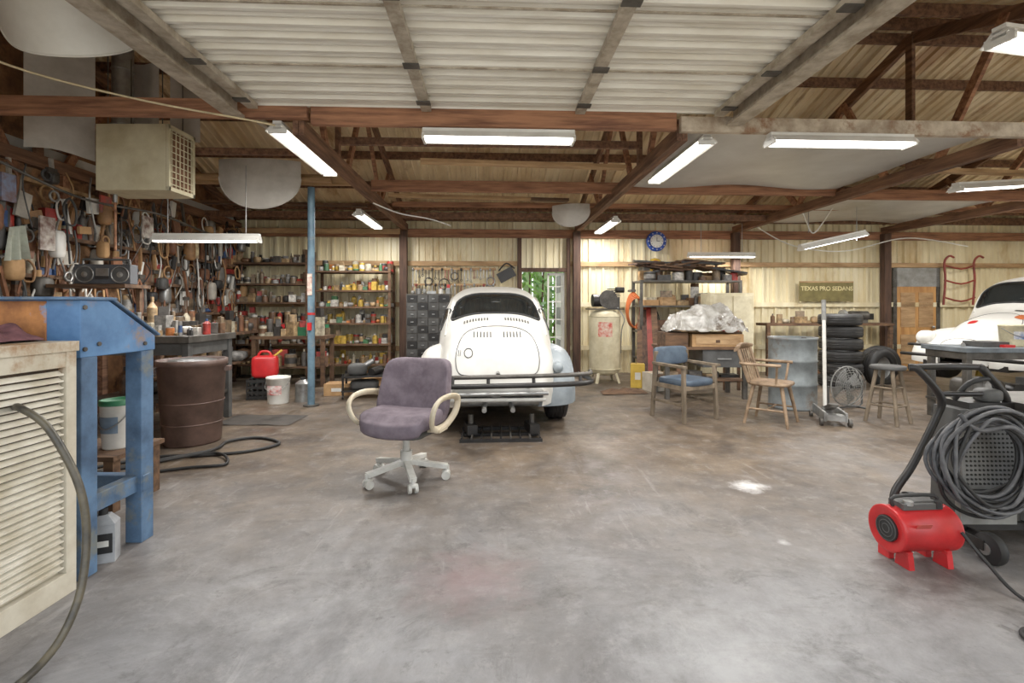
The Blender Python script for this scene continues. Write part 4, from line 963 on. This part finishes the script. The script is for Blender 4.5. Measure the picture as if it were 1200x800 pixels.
b=Bd(); b.bb((-.55,-.02,-.2),(.55,0,.2),OLIVE); b.bb((-.55,-.025,.17),(.55,-.02,.2),PALEW); so=b.fin('team_sign',tuple(b2w(6.68,9.42,1.62)),TH)
tcv=bpy.data.curves.new('sign_text','FONT'); tcv.body='TEXAS PRO SEDANS'; tcv.size=.118; tcv.align_x='CENTER'; tcv.align_y='CENTER'; tcv.extrude=.002; tcv.offset=.002
to=bpy.data.objects.new('sign_text',tcv); sc.collection.objects.link(to); to.parent=so; to.location=(0,-.03,.05); to.rotation_euler=(pi/2,0,0); tcv.materials.append(mk('sign_cream',(240,224,164)))
b=Bd(); b.bb((5.2,8.95,.95),(7.7,9.33,1.0),DKW)
for uu in (5.25,6.45,7.65): b.bb((uu-.03,8.97,0),(uu+.03,9.03,.95),DKW)
b.fin('wall_bench',rz=TH)
b=Bd(); b.cyl((-.15,0,.14),(.2,0,.14),.09,DSTEEL,n=18); b.box((0,0,.03),(.3,.2,.06),DSTEEL); b.cyl((-.3,0,.14),(-.24,0,.14),.11,GREY,n=20); b.box((.25,0,.12),(.1,.12,.12),BLKM); b.fin('drill_motor',tuple(b2w(7.1,9.15,1.0)),TH)
b=Bd(); rr=random.Random(70); goods(b,(5.3,9.15,1.0),(6.6,9.15,1.0),9,.3,DK2,rr,.06); goods(b,(5.4,9.2,0),(7.5,9.2,0),8,.5,DK2,rr,.05,2.0); b.fin('shop_clutter',rz=TH)
b=Bd(); u0,u1=8.22,9.05
b.bb((u0-.08,VB-.10,0),(u0,VB-.03,2.1),DSTEEL); b.bb((u1,VB-.10,0),(u1+.08,VB-.03,2.1),DSTEEL); b.bb((u0-.08,VB-.10,1.72),(u1+.08,VB-.03,2.1),GREY)
b.bb((u0,VB-.09,0.02),(u1,VB-.04,1.72),TANDOOR)
for (a,c_,z,zz) in ((.08,.38,.15,.75),(.46,.76,.15,.75),(.08,.38,.9,1.6),(.46,.76,.9,1.6)): b.bb((u0+a,VB-.10,z),(u0+c_,VB-.09,zz),PALEW)
b.sup((u1-.08,VB-.12,.9),(.03,.03,.03),STEEL,1,1); b.fin('door_2',rz=TH)
b=Bd()
for s_ in (0,.62): b.tube([(s_,0,0),(s_+.04,0,.5),(s_+.02,0,.85),(s_+.1,-.02,.98),(s_+.2,-.02,.95)],.02,REDM,n=8,cr=4)
for z in (.15,.5,.8): b.tube([(0.02,0,z),(.34,-.03,z-.08),(.66,0,z)],.018,REDM,n=8,cr=3)
b.fin('tow_bar_frame',tuple(b2w(9.1,9.4,1.35)),TH)
b=Bd(); b.bb((5.0,5.35,.80),(6.4,5.95,.85),mk('table_top_blue',(118,126,132),(84,90,94),scale=5)); b.bb((5.03,5.38,.72),(6.35,5.92,.80),DSTEEL)
for xx in (5.07,6.3):
    for yy in (5.42,5.88): b.bb((xx-.03,yy-.03,0),(xx+.03,yy+.03,.72),DSTEEL)
b.bb((5.03,5.38,.2),(6.35,5.92,.23),DSTEEL); b.fin('shop_table',bev=.003)
bucket('plastic_bucket',(5.78,5.62,.85),.12,.25,mk('bucket_cream',(226,214,176)),None,mk('lbl_blue',(80,110,170),(226,220,200),scale=14))
b=Bd(); b.box((5.45,5.6,.88),(.3,.25,.06),DGREY); b.cyl((5.15,5.55,.87),(5.28,5.7,.87),.02,STEEL); b.box((5.55,5.45,.865),(.12,.06,.03),RED); b.fin('hand_tools')
b=Bd(); b.sup((5.4,5.65,.36),(.22,.18,.13),DSTEEL,.5,.5); b.cyl((5.75,5.5,.33),(5.75,5.75,.33),.1,BLKM); b.cyl((5.4,5.45,.4),(5.4,5.5,.4),.1,STEEL); b.box((6.05,5.6,.36),(.25,.25,.25),DGREY); b.fin('engine_parts')

# ================= right foreground welding cart =================
b=Bd()
b.bb((2.38,2.62,.10),(3.15,3.05,.14),BLKM)
b.box((2.60,2.74,.44),(.32,.20,.60),DGREY,top=(.95,.85))
b.bb((2.40,2.60,.14),(2.70,2.635,.30),GREY)
PER=mk('panel_grey',(120,120,118),(92,90,88),rough=.5)
b.box((2.58,2.635,.50),(.30,.012,.36),PER,rot=(-.05,0,0))
for i in range(12):
    for j in range(13):
        b.cyl((2.455+.0225*i,2.624+.0015*j-.008,.35+.024*j),(2.455+.0225*i,2.628+.0015*j,.35+.024*j),.006,BLACK,n=6)
b.bb((2.78,2.58,.12),(3.2,3.0,.74),GREY); b.bb((2.78,2.575,.12),(2.83,2.585,.74),DSTEEL); b.bb((2.76,2.55,.74),(3.2,3.02,.78),DSTEEL)
for xx,yy in ((2.42,2.46),(3.1,2.50)):
    b.lathe([(0,-.025),(.04,-.028),(.05,-.02),(.075,-.02),(.08,0),(.075,.02),(.05,.02),(.04,.028),(0,.025)],(xx,yy,.08),BLACK,n=24,axis='X'); b.cyl((xx-.032,yy,.08),(xx+.032,yy,.08),.03,STEEL,n=14); b.bb((xx-.04,yy,.07),(xx-.03,yy+.25,.12),BLKM); b.bb((xx+.03,yy,.07),(xx+.04,yy+.25,.12),BLKM)
for xx,yy in ((2.46,3.0),(3.1,3.0)): b.cyl((xx-.02,yy,.08),(xx+.02,yy,.08),.08,BLACK,n=20)
for dx in (0,.36):
    b.tube([(2.22+dx*1.1,2.72,.965),(2.26+dx,2.70,.95),(2.38+dx,2.70,.80),(2.37+dx,2.72,.68),(2.24+dx,2.72,.42),(2.12+dx*1.2,2.70,.26),(2.12+dx*1.2,2.66,.14)],.020,BLKM,n=10,cr=6)
b.tube([(2.22,2.72,.965),(2.4,2.68,.975),(2.62,2.72,.965)],.018,BLKM,n=10,cr=4); b.cyl((2.37,2.70,.82),(2.74,2.70,.82),.014,BLKM); b.cyl((2.13,2.67,.15),(2.56,2.67,.15),.016,BLKM)
b.box((2.64,2.76,.755),(.26,.18,.04),BLKM); b.tube([(2.50,2.75,.78),(2.54,2.7,.88),(2.66,2.7,.90),(2.74,2.75,.80)],.014,BLACK,n=8,cr=4); b.sup((2.66,2.72,.81),(.06,.05,.04),DGREY,.6,.6)
b.fin('welding_cart',bev=.003)
b=Bd(); rr=random.Random(90); CB=mk('cable_grey',(100,100,102),(62,62,64),rough=.5,scale=12)
for k in range(16):
    rx=.17+.10*rr.random(); rz2=.19+.09*rr.random(); cx=2.46+rr.uniform(-.03,.03); cz=.51+rr.uniform(-.02,.03)
    pts=[(cx+rx*cos(a)+.015*sin(3*a+k),2.56-.006*k+.02*sin(2*a+k),cz+rz2*sin(a)*(1.0 if sin(a)>0 else 1.05)) for a in [2*pi*i/20 for i in range(20)]]
    b.tube(pts,.0095,CB if k%3 else BLACK,n=7,closed=True,cr=2)
b.tube([(2.3,2.5,.75),(2.36,2.46,.68),(2.5,2.44,.70),(2.62,2.46,.64),(2.8,2.48,.7),(2.85,2.5,.5),(2.75,2.48,.3)],.011,CB,n=8,cr=6)
b.tube([(2.7,2.5,.76),(2.8,2.45,.6),(2.72,2.44,.4),(2.62,2.45,.3)],.011,BLACK,n=8,cr=6)
b.fin('coiled_welding_cable')
b=Bd(); b.tube([(2.20,2.38,.2),(2.24,2.30,.10),(2.26,2.15,.012),(2.35,1.95,.012),(2.6,1.85,.012)],.008,BLACK,n=8,cr=6); b.tube([(2.4,1.70,.012),(2.1,1.76,.012),(2.0,1.86,.012),(2.07,1.95,.012),(2.4,1.93,.012)],.010,BLACK,n=8,cr=6); b.fin('power_cord')
# red portable cylinder blower / air tank on feet
b=Bd(); r=.130; Lh=.185; b.M=Matrix.Scale(.86,4)
b.lathe([(0,-Lh+.015),(.10,-Lh+.012),(.118,-Lh),(.134,-Lh+.004),(.134,-Lh+.02),(r,-Lh+.024),(r,Lh-.024),(.134,Lh-.02),(.134,Lh-.004),(.118,Lh),(.10,Lh-.012),(0,Lh-.015)],(0,0,.20),RED,n=44,axis='X')
for s_ in (-1,1):
    b.cyl((s_*(Lh-.02),0,.20),(s_*(Lh-.002),0,.20),.075,BLACK,n=24)
    for k in range(3): b.ring((s_*(Lh-.001),0,.20),.025+.022*k,.003,DGREY,axis='X',n=20,nn=5)
    b.box((s_*.12,-.06,.04),(.035,.10,.08),RED,top=(1,.8)); b.box((s_*.12,.07,.04),(.035,.08,.08),RED); b.box((s_*.12,-.0,.085),(.03,.2,.03),RED)
b.box((0,0,.340),(.24,.11,.035),DGREY); b.tube([(-.14,0,.33),(-.13,0,.385),(.12,0,.385),(.13,0,.33)],.010,BLACK,n=8,cr=3); b.cyl((.10,-.05,.33),(.10,-.05,.37),.02,BLACK,n=12); b.cyl((-.08,-.04,.35),(-.08,-.04,.375),.025,STEEL,n=12)
b.box((-.06,-.122,.25),(.09,.004,.05),mk('label_red2',(226,90,80)),rot=(.4,0,0))
b.M=Matrix.Identity(4)
b.fin('air_mover_fan',(2.07,2.50,0),radians(4),bev=.003)

# ================= camera, light, world =================
w=bpy.data.worlds.new('World'); sc.world=w; w.use_nodes=True
bg=w.node_tree.nodes['Background']; bg.inputs[0].default_value=(.90,.95,1,1); bg.inputs[1].default_value=2.0
sun=bpy.data.lights.new('sun','SUN'); sun.energy=5.0; sun.angle=.03; sun.color=(1,.97,.92)
so=bpy.data.objects.new('sun',sun); sc.collection.objects.link(so); so.rotation_euler=(radians(-35),0,radians(12))
cam=bpy.data.cameras.new('camera'); co=bpy.data.objects.new('camera',cam); sc.collection.objects.link(co)
co.location=(0,0,1.3); co.rotation_euler=(pi/2,0,0); cam.sensor_width=36; cam.lens=570/1200*36; cam.shift_y=-40/1200; cam.clip_start=.05; cam.clip_end=200
sc.camera=co
sc.view_settings.view_transform='Standard'; sc.view_settings.exposure=0.0; sc.view_settings.gamma=1.1
